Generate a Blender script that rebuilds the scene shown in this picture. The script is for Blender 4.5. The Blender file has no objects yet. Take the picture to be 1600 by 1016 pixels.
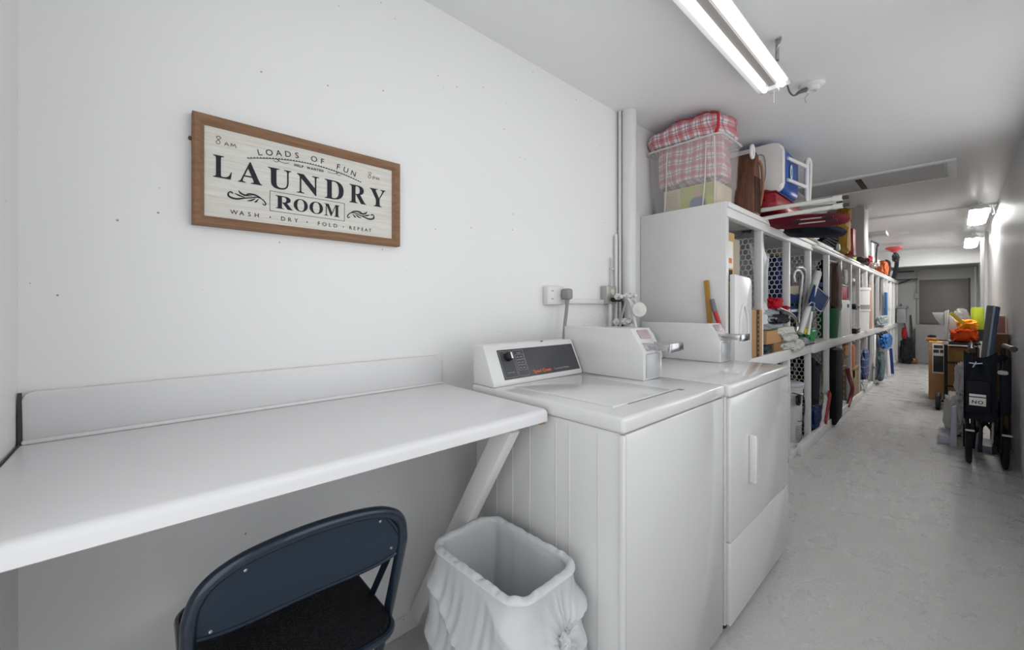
import bpy, bmesh, math, random
from mathutils import Vector, Matrix, noise
PI = math.pi
scn = bpy.context.scene
COL = scn.collection
# ---------------------------------------------------------------- camera, world, exposure
F_PX = 630.0; VX = 1492.0; HY = 482.0; CAM_H = 1.2
TH = math.atan((VX - 800) / F_PX); CT = math.cos(TH); ST = math.sin(TH)
cd = bpy.data.cameras.new('camera'); cam = bpy.data.objects.new('camera', cd); COL.objects.link(cam)
cam.location = (0, 0, CAM_H)
cam.rotation_euler = (PI / 2, 0, TH - PI / 2)
cd.sensor_width = 36; cd.lens = F_PX / 1600 * 36; cd.shift_y = -(508 - HY) / 1600
cd.clip_start = 0.01; cd.clip_end = 60
scn.camera = cam
wd = bpy.data.worlds.new('world'); scn.world = wd; wd.use_nodes = True
bg = wd.node_tree.nodes['Background']; bg.inputs[0].default_value = (0.97, 0.985, 1.0, 1); bg.inputs[1].default_value = 1.85
vs = scn.view_settings
vs.view_transform = 'Standard'; vs.look = 'None'; vs.exposure = 0.02; vs.gamma = 1; vs.use_curve_mapping = False

def light_area(name, loc, sx, sy, power, col=(1, 1, 1), rot=(0, 0, 0)):
    l = bpy.data.lights.new(name, 'AREA'); l.shape = 'RECTANGLE'; l.size = sx; l.size_y = sy; l.energy = power; l.color = col
    o = bpy.data.objects.new(name, l); o.location = loc; o.rotation_euler = rot; COL.objects.link(o)
    return o
L_NEAR, L_FAR = 2.0, 105.0     # radiance of the fluorescent tubes (the tubes themselves light the room)

# ---------------------------------------------------------------- helpers
def at(px, py, x=None, y=None, z=None, d=None):
    """pixel of the 1600x1016 photograph -> point of the world on a plane"""
    u = (px - 800) / F_PX; v = (HY - py) / F_PX
    D = (CT + u * ST, ST - u * CT, v)
    t = x / D[0] if x is not None else y / D[1] if y is not None else (z - CAM_H) / D[2] if z is not None else d
    return Vector((D[0] * t, D[1] * t, CAM_H + D[2] * t))

def lin(h):
    if isinstance(h, str):
        v = [int(h[i:i + 2], 16) / 255 for i in (0, 2, 4)]
        return tuple(a / 12.92 if a <= 0.04045 else ((a + 0.055) / 1.055) ** 2.4 for a in v)
    return tuple(h)

class NT:
    def __init__(s, m): s.t = m.node_tree; s.b = s.t.nodes['Principled BSDF']
    def n(s, kind, **kw):
        o = s.t.nodes.new(kind)
        for k, v in kw.items(): setattr(o, k, v)
        return o
    def l(s, a, b): s.t.links.new(a, b)
    def math(s, op, a, b=None, c=None):
        o = s.n('ShaderNodeMath', operation=op)
        for i, v in enumerate((a, b, c)):
            if v is None: continue
            if isinstance(v, (int, float)): o.inputs[i].default_value = v
            else: s.l(v, o.inputs[i])
        return o.outputs[0]
    def mix(s, fac, a, b):
        o = s.n('ShaderNodeMix', data_type='RGBA')
        for i, v in ((0, fac), (6, a), (7, b)):
            if isinstance(v, (int, float)): o.inputs[i].default_value = v
            elif isinstance(v, (tuple, list)): o.inputs[i].default_value = (*v[:3], 1)
            else: s.l(v, o.inputs[i])
        return o.outputs[2]
    def coord(s, what='Object'): return s.n('ShaderNodeTexCoord').outputs[what]
    def sep(s, v):
        o = s.n('ShaderNodeSeparateXYZ'); s.l(v, o.inputs[0]); return o.outputs
    def noise(s, scale, detail=4, rough=0.5, vec=None, stretch=None):
        o = s.n('ShaderNodeTexNoise'); o.inputs['Scale'].default_value = scale; o.inputs['Detail'].default_value = detail
        o.inputs['Roughness'].default_value = rough
        v = vec or s.coord()
        if stretch:
            mp = s.n('ShaderNodeMapping'); mp.inputs['Scale'].default_value = stretch; s.l(v, mp.inputs[0]); v = mp.outputs[0]
        s.l(v, o.inputs['Vector']); return o.outputs['Fac']
    def ramp(s, fac, p0, p1, c0=(0, 0, 0), c1=(1, 1, 1)):
        o = s.n('ShaderNodeValToRGB'); e = o.color_ramp.elements
        e[0].position = p0; e[1].position = p1; e[0].color = (*c0, 1); e[1].color = (*c1, 1)
        s.l(fac, o.inputs[0]); return o.outputs[0]
    def bump(s, h, strength=0.3, dist=0.002):
        o = s.n('ShaderNodeBump'); o.inputs['Strength'].default_value = strength; o.inputs['Distance'].default_value = dist
        s.l(h, o.inputs['Height']); s.l(o.outputs[0], s.b.inputs['Normal'])

MATS = {}
def mat(name, col='c8c8c8', rough=0.5, metal=0.0, var=0.06, vscale=6.0, bump=0.0, bscale=60.0, spec=0.5, coat=0.0, alpha=1.0):
    """plain procedural material: colour with a faint noise variation and optional noise bump"""
    if name in MATS: return MATS[name]
    m = bpy.data.materials.new(name); m.use_nodes = True; MATS[name] = m
    if rough >= .6 and spec == .5: spec = .2
    k = NT(m); c = lin(col)
    f = k.noise(vscale, 5)
    hi = tuple(min(1, a * (1 + var)) for a in c); lo = tuple(a * (1 - var) for a in c)
    k.l(k.mix(f, lo, hi), k.b.inputs['Base Color'])
    k.b.inputs['Roughness'].default_value = rough; k.b.inputs['Metallic'].default_value = metal
    k.b.inputs['Specular IOR Level'].default_value = spec
    k.b.inputs['Coat Weight'].default_value = coat
    k.b.inputs['Alpha'].default_value = alpha
    if bump: k.bump(k.noise(bscale, 6), bump)
    return m

class B:
    """collects shapes into one bmesh"""
    def __init__(s): s.bm = bmesh.new()
    def _bev(s, vs, b, seg=2):
        es = set()
        for v in vs:
            for e in v.link_edges: es.add(e)
        bmesh.ops.bevel(s.bm, geom=list(es), offset=b, segments=seg, affect='EDGES', profile=0.5, clamp_overlap=True)
    def box(s, x0, x1, y0, y1, z0, z1, b=0.0, M=None, seg=2):
        if x0 > x1: x0, x1 = x1, x0
        if y0 > y1: y0, y1 = y1, y0
        if z0 > z1: z0, z1 = z1, z0
        r = bmesh.ops.create_cube(s.bm, size=1)['verts']
        for v in r:
            v.co = Vector(((x0 + x1) / 2 + v.co.x * (x1 - x0), (y0 + y1) / 2 + v.co.y * (y1 - y0), (z0 + z1) / 2 + v.co.z * (z1 - z0)))
            if M: v.co = M @ v.co
        b = min(b, .45 * min(x1 - x0, y1 - y0, z1 - z0))
        if b > 0: s._bev(r, b, seg)
        return s
    def bar(s, p0, p1, w, h, b=0.0, up=(0, 0, 1)):
        p0, p1 = Vector(p0), Vector(p1); d = (p1 - p0); L = d.length; d.normalize()
        up = Vector(up); sx = d.cross(up)
        if sx.length < 1e-4: sx = d.cross(Vector((1, 0, 0)))
        sx.normalize(); uz = sx.cross(d)
        M = Matrix((( sx.x, d.x, uz.x, p0.x), (sx.y, d.y, uz.y, p0.y), (sx.z, d.z, uz.z, p0.z), (0, 0, 0, 1)))
        return s.box(-w / 2, w / 2, 0, L, -h / 2, h / 2, b, M)
    def tube(s, pts, r, n=8, closed=False, caps=True, smooth=0, flat=1.0):
        pts = [Vector(p) for p in pts]
        rs = list(r) if isinstance(r, (list, tuple)) else [r] * len(pts)
        if smooth:
            out = []; ro = []; N = len(pts)
            rng = range(N if closed else N - 1)
            for i in rng:
                g = (lambda j: pts[j % N]) if closed else (lambda j: pts[max(0, min(N - 1, j))])
                p0, p1, p2, p3 = g(i - 1), g(i), g(i + 1), g(i + 2)
                for k in range(smooth):
                    t = k / smooth
                    out.append(0.5 * ((2 * p1) + (p2 - p0) * t + (2 * p0 - 5 * p1 + 4 * p2 - p3) * t * t + (3 * p1 - p0 - 3 * p2 + p3) * t ** 3))
                    ro.append(rs[i] * (1 - t) + rs[(i + 1) % N] * t)
            if not closed: out.append(pts[-1]); ro.append(rs[-1])
            pts, rs = out, ro
        N = len(pts); rings = []; prev = None
        for i, p in enumerate(pts):
            if closed: t = pts[(i + 1) % N] - pts[i - 1]
            else: t = pts[min(N - 1, i + 1)] - pts[max(0, i - 1)]
            if t.length < 1e-9: t = Vector((0, 0, 1))
            t.normalize()
            if prev is None:
                a = Vector((0, 0, 1)) if abs(t.z) < .9 else Vector((1, 0, 0))
                a = (a - t * a.dot(t)).normalized()
            else:
                a = prev - t * prev.dot(t)
                a = a.normalized() if a.length > 1e-6 else prev
            prev = a; bb = t.cross(a)
            rings.append([s.bm.verts.new(p + (a * math.cos(2 * PI * k / n) * flat + bb * math.sin(2 * PI * k / n)) * rs[i]) for k in range(n)])
        for i in range(N if closed else N - 1):
            A, C = rings[i], rings[(i + 1) % N]
            for k in range(n):
                s.bm.faces.new((A[k], A[(k + 1) % n], C[(k + 1) % n], C[k]))
        if caps and not closed:
            s.bm.faces.new(rings[0][::-1]); s.bm.faces.new(rings[-1])
        return s
    def cyl(s, p0, p1, r, r2=None, n=20):
        return s.tube([p0, p1], [r, r if r2 is None else r2], n)
    def lathe(s, prof, c=(0, 0, 0), n=28, M=None, closed=False, sx=1, sy=1):
        """profile (radius, z) revolved about z through c"""
        rings = []
        for r, z in prof:
            ring = []
            for k in range(n):
                a = 2 * PI * k / n
                v = Vector((c[0] + r * math.cos(a) * sx, c[1] + r * math.sin(a) * sy, c[2] + z))
                ring.append(s.bm.verts.new(M @ v if M else v))
            rings.append(ring)
        m = len(rings)
        for i in range(m if closed else m - 1):
            A, C = rings[i], rings[(i + 1) % m]
            for k in range(n): s.bm.faces.new((A[k], A[(k + 1) % n], C[(k + 1) % n], C[k]))
        if not closed:
            if prof[0][0] > 1e-5: s.bm.faces.new(rings[0][::-1])
            if prof[-1][0] > 1e-5: s.bm.faces.new(rings[-1])
        return s
    def prism(s, poly, axis, a, b, bev=0.0, M=None):
        """polygon in the two other axes (in order xyz without axis) extruded from a to b along axis"""
        def mk(p, t):
            v = (t, p[0], p[1]) if axis == 'x' else (p[0], t, p[1]) if axis == 'y' else (p[0], p[1], t)
            v = Vector(v); return s.bm.verts.new(M @ v if M else v)
        A = [mk(p, a) for p in poly]; C = [mk(p, b) for p in poly]; n = len(poly)
        s.bm.faces.new(A[::-1]); s.bm.faces.new(C)
        for i in range(n): s.bm.faces.new((A[i], A[(i + 1) % n], C[(i + 1) % n], C[i]))
        if bev: s._bev(A + C, bev)
        return s
    def surf(s, fn, nu, nv, cu=False, cv=False):
        V = [[s.bm.verts.new(fn(i / (nu if cu else nu - 1), j / (nv if cv else nv - 1))) for j in range(nv)] for i in range(nu)]
        for i in range(nu if cu else nu - 1):
            for j in range(nv if cv else nv - 1):
                s.bm.faces.new((V[i][j], V[(i + 1) % nu][j], V[(i + 1) % nu][(j + 1) % nv], V[i][(j + 1) % nv]))
        return s
    def lump(s, c, d, seed=0, amp=0.12, pw=0.7, fr=3.0, M=None, sub=4):
        """soft box-like lump (cloth, bags): centre c, full dimensions d"""
        r = bmesh.ops.create_icosphere(s.bm, subdivisions=sub, radius=1)['verts']
        off = Vector((seed * 7.3, seed * 3.1, seed * 1.7))
        for v in r:
            q = v.co.copy()
            p = Vector([math.copysign(abs(a) ** pw, a) for a in q])
            p *= 1 + amp * noise.noise(q * fr + off) + amp * 0.5 * noise.noise(q * fr * 2.7 + off)
            p = Vector((c[0] + p.x * d[0] / 2, c[1] + p.y * d[1] / 2, c[2] + max(-1, p.z) * d[2] / 2))
            v.co = M @ p if M else p
        return s
    def done(s, name):
        bmesh.ops.recalc_face_normals(s.bm, faces=s.bm.faces)
        me = bpy.data.meshes.new(name); s.bm.to_mesh(me); s.bm.free()
        for p in me.polygons: p.use_smooth = True
        try: me.set_sharp_from_angle(angle=math.radians(38))
        except Exception: pass
        return me

def tag(o, label=None, cat=None, group=None, kind=None):
    if label: o['label'] = label
    if cat: o['category'] = cat
    if group: o['group'] = group
    if kind: o['kind'] = kind
    return o
WM = {}
def part(name, b, m, parent=None, label=None, local=False, kind=None):
    """one mesh object; geometry is in world coordinates unless local=True"""
    me = b.done(name) if isinstance(b, B) else b
    if parent is not None and not local:
        me.transform(WM[parent].inverted())
    o = bpy.data.objects.new(name, me); COL.objects.link(o)
    if m is not None: me.materials.append(m)
    o.parent = parent
    WM[o] = WM[parent] if parent is not None else Matrix()
    if label: o['label'] = label
    if kind: o['kind'] = kind
    return o
def thing(name, label, cat, loc=(0, 0, 0), rz=0.0, group=None):
    o = bpy.data.objects.new(name, None); COL.objects.link(o); o.empty_display_size = 0.1
    o.location = loc; o.rotation_euler = (0, 0, rz)
    WM[o] = Matrix.Translation(Vector(loc)) @ Matrix.Rotation(rz, 4, 'Z')
    return tag(o, label, cat, group)
def solo(name, b, m, label, cat, loc=None, group=None, kind=None):
    """a thing that is one mesh; origin moved to its base"""
    me = b.done(name)
    if loc is None:
        xs = [v.co for v in me.vertices]
        loc = Vector((sum(v.x for v in xs) / len(xs), sum(v.y for v in xs) / len(xs), min(v.z for v in xs)))
    loc = Vector(loc)
    me.transform(Matrix.Translation(-loc))
    o = bpy.data.objects.new(name, me); COL.objects.link(o); o.location = loc
    if m is not None: me.materials.append(m)
    WM[o] = Matrix.Translation(loc)
    return tag(o, label, cat, group, kind)
def struct(name, b, m, parent=None):
    o = part(name, b, m, parent)
    if parent is None: o['kind'] = 'structure'
    return o
def dup(root, loc, rz=None, label=None):
    r = root.copy(); COL.objects.link(r); r.location = loc
    if rz is not None: r.rotation_euler = (0, 0, rz)
    if label: r['label'] = label
    for ch in list(root.children):
        c = ch.copy(); COL.objects.link(c); c.parent = r
        for g in list(ch.children):
            d = g.copy(); COL.objects.link(d); d.parent = c
    return r
def text_mesh(s, size, depth=0.0006, align='CENTER', spacing=1.0, sxy=(1, 1), shear=0.0, offset=0.0):
    cu = bpy.data.curves.new('lettering', 'FONT'); cu.body = s; cu.size = size; cu.extrude = depth
    cu.align_x = align; cu.align_y = 'BOTTOM_BASELINE'; cu.space_character = spacing; cu.shear = shear; cu.offset = offset
    cu.resolution_u = 4
    o = bpy.data.objects.new('t', cu); COL.objects.link(o)
    dg = bpy.context.evaluated_depsgraph_get(); dg.update()
    me = bpy.data.meshes.new_from_object(o.evaluated_get(dg))
    bpy.data.objects.remove(o); bpy.data.curves.remove(cu)
    me.transform(Matrix.Diagonal((sxy[0], sxy[1], 1, 1)))
    return me
def text_into(b, s, size, M, **kw):
    me = text_mesh(s, size, **kw); me.transform(M); b.bm.from_mesh(me); bpy.data.meshes.remove(me)
def frameM(o, ex, ey):
    """matrix putting local xy on the plane spanned by ex, ey at o"""
    ex = Vector(ex).normalized(); ey = Vector(ey); ey = (ey - ex * ey.dot(ex)).normalized(); ez = ex.cross(ey)
    return Matrix(((ex.x, ey.x, ez.x, o[0]), (ex.y, ey.y, ez.y, o[1]), (ex.z, ey.z, ez.z, o[2]), (0, 0, 0, 1)))
def rrect(w, h, r, n=5):
    pts = []
    for cx, cy, a0 in ((w / 2 - r, h / 2 - r, 0), (-w / 2 + r, h / 2 - r, 90), (-w / 2 + r, -h / 2 + r, 180), (w / 2 - r, -h / 2 + r, 270)):
        for k in range(n + 1):
            a = math.radians(a0 + 90 * k / n); pts.append((cx + r * math.cos(a), cy + r * math.sin(a)))
    return pts
# ---------------------------------------------------------------- materials of the setting
def wall_paint(name, col, dirt=True):
    m = mat(name, col, 0.42, var=0.02, vscale=1.5)
    k = NT(m)
    h = k.noise(9, 6, .6)
    k.bump(h, .25, .004)
    if dirt:   # small pits and specks in the painted block wall
        v = k.n('ShaderNodeTexVoronoi'); v.inputs['Scale'].default_value = 22; v.inputs['Randomness'].default_value = 1
        k.l(k.coord(), v.inputs['Vector'])
        spot = k.math('LESS_THAN', v.outputs['Distance'], .06)
        patch = k.math('GREATER_THAN', k.noise(2.3, 2), .50)
        pick = k.math('GREATER_THAN', k.sep(v.outputs['Color'])[0], .5)
        f = k.math('MULTIPLY', k.math('MULTIPLY', spot, patch), pick)
        src = k.b.inputs['Base Color'].links[0].from_socket
        k.l(k.mix(k.math('MULTIPLY', f, .75), src, lin('6f6a66')), k.b.inputs['Base Color'])
    return m
M_WALL = wall_paint('painted_block_wall', 'e8e8e8')
M_WALL2 = mat('glossy_wall_paint', 'e6e6e6', .45, var=.02, bump=.05, bscale=3)
M_CEIL = mat('ceiling_paint', 'e6e6e6', .35, var=.02, bump=.12, bscale=5)
M_WHITE = mat('white_enamel', 'd5d5d5', .16, var=.01, coat=.3)
M_WHITE2 = mat('white_paint_wood', 'd8d7d6', .42, var=.05, vscale=9, bump=.15, bscale=30)
M_PLAST = mat('white_plastic', 'dcdcdc', .3, var=.02)
M_GREYMETAL = mat('brushed_metal', 'a8a8a8', .3, 1.0)
M_BLACK = mat('black_plastic', '141416', .45)
M_DARK = mat('dark_grey_plastic', '3a3b3d', .5)

def floor_mat():
    m = mat('painted_concrete_floor', 'c9c8c6', .30, var=.04, vscale=2.0)
    k = NT(m)
    a = k.noise(55, 8, .75, stretch=(1, 2.6, 1))
    k.bump(a, .8, .004)
    st = k.ramp(k.noise(13, 10, .75), .40, .8)
    src = k.b.inputs['Base Color'].links[0].from_socket
    c1 = k.mix(k.math('MULTIPLY', st, .12), src, lin('a9a7a4'))
    sp = k.ramp(k.noise(70, 4, .6), .66, .72)
    k.l(k.mix(k.math('MULTIPLY', sp, .14), c1, lin('918e8a')), k.b.inputs['Base Color'])
    r = k.ramp(k.noise(6, 5), .3, .8, (.22,) * 3, (.42,) * 3); k.l(r, k.b.inputs['Roughness'])
    return m
M_FLOOR = floor_mat()
YW, YR, XB, XE, ZC = 1.38, -0.32, -0.205, 12.6, 2.39
struct('floor', B().box(-1.2, XE + .1, YR - .1, YW + .1, -.1, 0), M_FLOOR)
struct('ceiling', B().box(XB - .15, XE + .1, YR - .1, YW + .1, ZC, ZC + .1), M_CEIL)
struct('wall_left', B().box(XB - .15, XE + .1, YW, YW + .1, 0, ZC), M_WALL)
# two unseen windows beside the camera, added to brighten the near room with daylight
ADDED_WIN = ((.25, 2.0), (2.4, 4.2)); WZ0_, WZ1_ = .75, 2.25
wb = B(); xs_ = [XB - .15] + [q for w_ in ADDED_WIN for q in w_] + [XE + .1]
for i in range(0, len(xs_), 2): wb.box(xs_[i], xs_[i + 1], YR - .1, YR, 0, ZC)
for a_, c_ in ADDED_WIN: wb.box(a_, c_, YR - .1, YR, 0, WZ0_); wb.box(a_, c_, YR - .1, YR, WZ1_, ZC)
struct('wall_right', wb, M_WALL2)
for i, (a_, c_) in enumerate(ADDED_WIN):
    wf = B()
    for q in ((a_, c_, WZ0_, WZ0_ + .04), (a_, c_, WZ1_ - .04, WZ1_), (a_, a_ + .04, WZ0_, WZ1_), (c_ - .04, c_, WZ0_, WZ1_), ((a_ + c_) / 2 - .02, (a_ + c_) / 2 + .02, WZ0_, WZ1_)): wf.box(q[0], q[1], YR - .08, YR - .02, q[2], q[3], .004)
    struct('added_window_%d' % (i + 1), wf, M_WHITE2)  # frame of an added, unseen window
struct('wall_end', B().box(XE, XE + .1, YR, YW, 0, ZC), mat('shaded_end_wall', 'b4b4b3', .5, var=.03))  # wall colour darkened to stand for the shade beyond the beam
# wall behind the camera; its unseen open doorway is added to let daylight in
struct('wall_back', B().box(XB - .15, XB, .75, YW, 0, ZC).box(XB - .15, XB, YR, .75, 2.12, ZC), M_WALL)
# ceiling beam near the end of the corridor
struct('trim_1', B().box(11.55, 11.8, YR, YW, 2.06, ZC), M_WALL2)
struct('trim_2', B().box(7.05, 7.16, YR, YW, 2.365, ZC), M_CEIL)
# white jambs on the right wall near the end
struct('trim_3', B().box(8.9, 9.05, YR, YR + .035, 0, 2.3, .006).box(9.55, 9.7, YR, YR + .05, 0, 2.3, .006), M_WHITE2)
struct('baseboard_left', B().box(XB, 2.4, YW - .012, YW, 0, .06), M_WALL)
# ---------------------------------------------------------------- counter
CX0, CX1, CYF, CZ = XB + .004, .868, .80, .905
ct = thing('folding_counter', 'long white laminate counter with backsplash mounted along the left wall', 'counter', (.33, 1.1, CZ - .035))
M_LAM = mat('white_laminate', 'dcdcdd', .3, var=.02, vscale=3)
r = .012
poly = [(YW - .002, CZ - .034), (YW - .002, CZ)]
for k in range(7):
    a = PI / 2 + PI * k / 6 * .5
    poly.append((CYF + .016 + .016 * math.cos(a), CZ - .016 + .016 * math.sin(a)))
poly += [(CYF, CZ - .034), (CYF + .012, CZ - .04), (CYF + .03, CZ - .034)]
b = B(); b.prism(poly, 'x', CX0, CX1, 0)
part('worktop', b, M_LAM, ct)
b = B(); h = .112
pts = [(CX0 + .004, CZ), (CX1 - .004, CZ), (CX1 - .004, CZ + h)] + [(CX0 + .02 + .016 * math.cos(a), CZ + h - .016 + .016 * math.sin(a)) for a in (PI / 2, 2.0, 2.4, 2.8, PI)]
b.prism(pts, 'y', YW - .022, YW - .001, .003)
b.box(CX0 + .004, CX1 - .004, YW - .034, YW - .02, CZ, CZ + .01, .004)
part('backsplash', b, M_LAM, ct)
b = B(); b.box(CX0, CX0 + .003, CYF + .03, YW - .02, CZ, CZ + .0022)
b.box(CX0 - .002, CX0 + .004, YW - .024, YW - .02, CZ, CZ + h)
part('caulk_line', b, mat('dirty_caulk', '4a4845', .9), ct, 'dark dirty caulk line in the corner')
b = B()
p0 = Vector((.782, .872, CZ - .045)); p1 = Vector((.752, 1.345, .06))
b.bar(p0, p1, .040, .062, .003, up=(0, 1, .2))
part('brace', b, M_WHITE2, ct, 'slanted white painted timber brace')
b = B(); b.box(.848, .866, CYF + .006, CYF + .02, CZ - .044, CZ - .034, .002)
part('edge_wood', b, mat('bare_particle_board', 'a5835c', .8), ct, 'bare chipped corner of the counter edge')

# ---------------------------------------------------------------- framed sign
def wood_mat(name, c0, c1, scale=(2, 30, 30), rough=.6):
    m = mat(name, c0, rough); k = NT(m)
    n = k.noise(3, 8, .65, stretch=scale)
    k.l(k.mix(k.ramp(n, .3, .7), lin(c0), lin(c1)), k.b.inputs['Base Color']); k.bump(n, .25, .002)
    return m
M_FRAME = wood_mat('stained_pine', '93745a', '7b5d46', (3, 40, 40))
M_BOARD = wood_mat('whitewashed_board', 'e0ded8', 'c9c6bd', (3, 60, 60), .7)
M_INK = mat('black_print', '2a2c34', .6)
SX0, SX1, SZ0, SZ1 = .092, .683, 1.424, 1.722
SY = YW - .028
sg = thing('framed_sign', 'wood framed LAUNDRY ROOM sign with black lettering on the left wall', 'sign', ((SX0 + SX1) / 2, YW - .014, SZ0))
b = B(); b.box(SX0 + .012, SX1 - .012, YW - .016, YW - .008, SZ0 + .012, SZ1 - .012)
part('board', b, M_BOARD, sg)
fw = .026
prof = [(0, 0), (0, .026), (.005, .030), (.014, .028), (.019, .022), (fw, .018), (fw, 0)]   # (in from edge, out from wall)
b = B()
corners = [(SX0, SZ0, 1, 1), (SX1, SZ0, -1, 1), (SX1, SZ1, -1, -1), (SX0, SZ1, 1, -1)]
rings = [[b.bm.verts.new((x + sx * i, YW - .002 - o, z + sz * i)) for i, o in prof] for x, z, sx, sz in corners]
for i in range(4):
    A, C = rings[i], rings[(i + 1) % 4]
    for k in range(len(prof)): b.bm.faces.new((A[k], A[(k + 1) % len(prof)], C[(k + 1) % len(prof)], C[k]))
part('frame', b, M_FRAME, sg, 'brown stained wood frame')
YT = YW - .0168
def sgM(x, z, ang=0): return Matrix.Translation((x, YT, z)) @ Matrix.Rotation(-ang, 4, 'Y') @ Matrix.Rotation(PI / 2, 4, 'X')
def bold(s):
    return ''.join(chr(0x1D400 + ord(ch) - 65) if 'A' <= ch <= 'Z' else ch for ch in s)
b = B()
for ch, x0, x1, zb in (('L', .138, .180, 1.560), ('A', .195, .253, 1.559), ('U', .268, .330, 1.557), ('N', .346, .410, 1.556), ('D', .427, .487, 1.556), ('R', .506, .562, 1.556), ('Y', .576, .632, 1.557)):
    me = text_mesh(bold(ch), .1, .0003, 'LEFT')
    xs = [v.co.x for v in me.vertices]; ys = [v.co.y for v in me.vertices]
    w = max(xs) - min(xs); hh = max(ys) - min(ys)
    me.transform(Matrix.Translation((-min(xs), -min(ys), 0)))
    me.transform(Matrix.Diagonal(((x1 - x0) / w, .061 / hh, 1, 1)))
    me.transform(sgM(x0, zb)); b.bm.from_mesh(me)
for i, ch in enumerate('ROOM'):
    x0, x1 = ((.288, .335), (.337, .377), (.382, .422), (.426, .474))[i]
    me = text_mesh(bold(ch), .1, .0003, 'LEFT')
    xs = [v.co.x for v in me.vertices]; ys = [v.co.y for v in me.vertices]
    me.transform(Matrix.Translation((-min(xs), -min(ys), 0)))
    me.transform(Matrix.Diagonal(((x1 - x0) / (max(xs) - min(xs)), .0385 / (max(ys) - min(ys)), 1, 1)))
    me.transform(sgM(x0, 1.4995)); b.bm.from_mesh(me)
part('large_lettering', b, M_INK, sg, 'black serif letters LAUNDRY ROOM')
b = B()
s = 'LOADS OF FUN'; n = len(s)
for i, ch in enumerate(s):
    if ch == ' ':
        part('arched_word', b, M_INK, sg); b = B(); continue
    t = (i / (n - 1)) * 2 - 1; x = .383 + .134 * t
    z = 1.664 - .0175 * t * t; text_into(b, ch, .0245, sgM(x, z, -.26 * t), depth=.0003)
part('arched_word', b, M_INK, sg)
b = B(); text_into(b, 'HELP  WANTED', .0095, sgM(.381, 1.637), depth=.0003, spacing=1.35, offset=.0003)
part('tiny_lettering', b, M_INK, sg)
b = B()
for i, (w, x0, x1) in enumerate((('WASH', .176, .249), ('DRY', .299, .353), ('FOLD', .401, .469), ('REPEAT', .503, .583))):
    for j, ch in enumerate(w):
        text_into(b, ch, .0172 if i < 3 else .0165, sgM(x0 + (x1 - x0) * (j + .5) / len(w), 1.4645), depth=.0003)
    part('bottom_word', b, M_INK, sg); b = B()
for x in (.274, .375, .486):
    b = B(); b.cyl((x, YT + .0003, 1.470), (x, YT - .0003, 1.470), .0018, n=10); part('dot', b, M_INK, sg)
b = B()
def sign_ribbon(b, pts, w):
    P = []; N = 14
    b.tube([(x, YT, z) for x, z in pts], w, n=6, smooth=8, flat=1.0)
for dx in range(42):
    t = dx / 41 * 2 - 1; b.box(.381 + .163 * t - .0014, .381 + .163 * t + .0014, YT - .0003, YT + .0003, 1.6545 - .0235 * t * t - .001, 1.6545 - .0235 * t * t + .002)
b.tube([(.381 + .163 * t / 10, YT, 1.6535 - .0235 * (t / 10) ** 2) for t in range(-10, 11)], .0009, n=5)
def swirl(cx, sx):
    f = lambda pts: [(cx + sx * x, YT, 1.52 + z) for x, z in pts]
    b.tube(f([(-.034, .002), (-.038, .006), (-.043, .004), (-.045, -.003), (-.04, -.009), (-.025, -.011), (-.008, -.006), (.008, -.002), (.025, .003), (.037, -.001), (.044, -.008), (.046, -.014), (.042, -.017), (.038, -.013)]),
           [.0014, .0018, .0014, .0022, .0026, .0024, .0018, .0014, .0016, .0014, .0016, .0018, .0014, .001], n=6, smooth=5)
    for q in ([(-.02, .014), (-.016, .007), (-.004, .003), (.012, .004)], [(-.008, .0), (.004, .008), (.02, .008), (.034, .003)], [(-.03, .004), (-.02, .0), (-.006, -.003)], [(.0, -.012), (.01, -.009), (.02, -.002)], [(.018, -.013), (.022, -.01), (.028, -.002)]):
        b.tube(f(q), [.0006] + [.0022] * (len(q) - 2) + [.0006], n=6, smooth=5)
swirl(.2165, 1); swirl(.5455, -1)
for s_, cx in ((1, .304), (-1, .457)):
    b.tube([(cx + s_ * x, YT, 1.639 + z) for x, z in ((-.022, .002), (-.014, -.002), (-.006, .004), (-.012, .006), (-.004, .002), (.008, .0), (.02, .003))], .0006, n=5, smooth=5)
part('ornament', b, M_INK, sg, 'black scroll ornaments and dotted arc')
b = B()
for x0, x1, z0, z1 in ((.273, .490, 1.5475, 1.5485), (.273, .490, 1.489, 1.490), (.273, .274, 1.489, 1.5485), (.489, .490, 1.489, 1.5485)):
    b.box(x0, x1, YT - .0003, YT + .0003, z0, z1)
part('box_outline', b, M_INK, sg)
b = B()
M_PEN = mat('grey_pen', '6a625c', .7)
def pen(cx, cz, strokes, sc=1):
    for st in strokes: b.tube([(cx + x * sc, YT, cz + z * sc) for x, z in st], .00075, n=5, smooth=4)
eight = [(.006, .022), (.0, .019), (.004, .012), (.009, .006), (.004, .0), (-.001, .005), (.006, .013), (.010, .019), (.006, .022)]
am = [[(.018, .0), (.023, .010), (.028, .0)], [(.020, .004), (.027, .004)], [(.032, .0), (.034, .010), (.038, .003), (.042, .010), (.045, .0)]]
pmk = [[(.016, .010), (.016, -.001)], [(.016, .009), (.022, .009), (.022, .004), (.016, .004)], [(.028, .0), (.029, .009), (.033, .003), (.037, .009), (.038, .0)]]
pen(.145, 1.652, [eight] + am); part('handwriting', b, M_PEN, sg, 'handwritten 8 AM'); b = B(); pen(.571, 1.650, [eight] + pmk)
part('handwriting', b, M_PEN, sg, 'fainter handwritten 8 PM')
b = B(); b.cyl((SX0 - .003, YW, 1.655), (SX0 - .003, YW - .012, 1.655), .004, n=10)
solo('nail', b, mat('rusty_nail', '6d5a4c', .6, .6), 'small nail in the wall at the left edge of the framed sign', 'nail')
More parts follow.
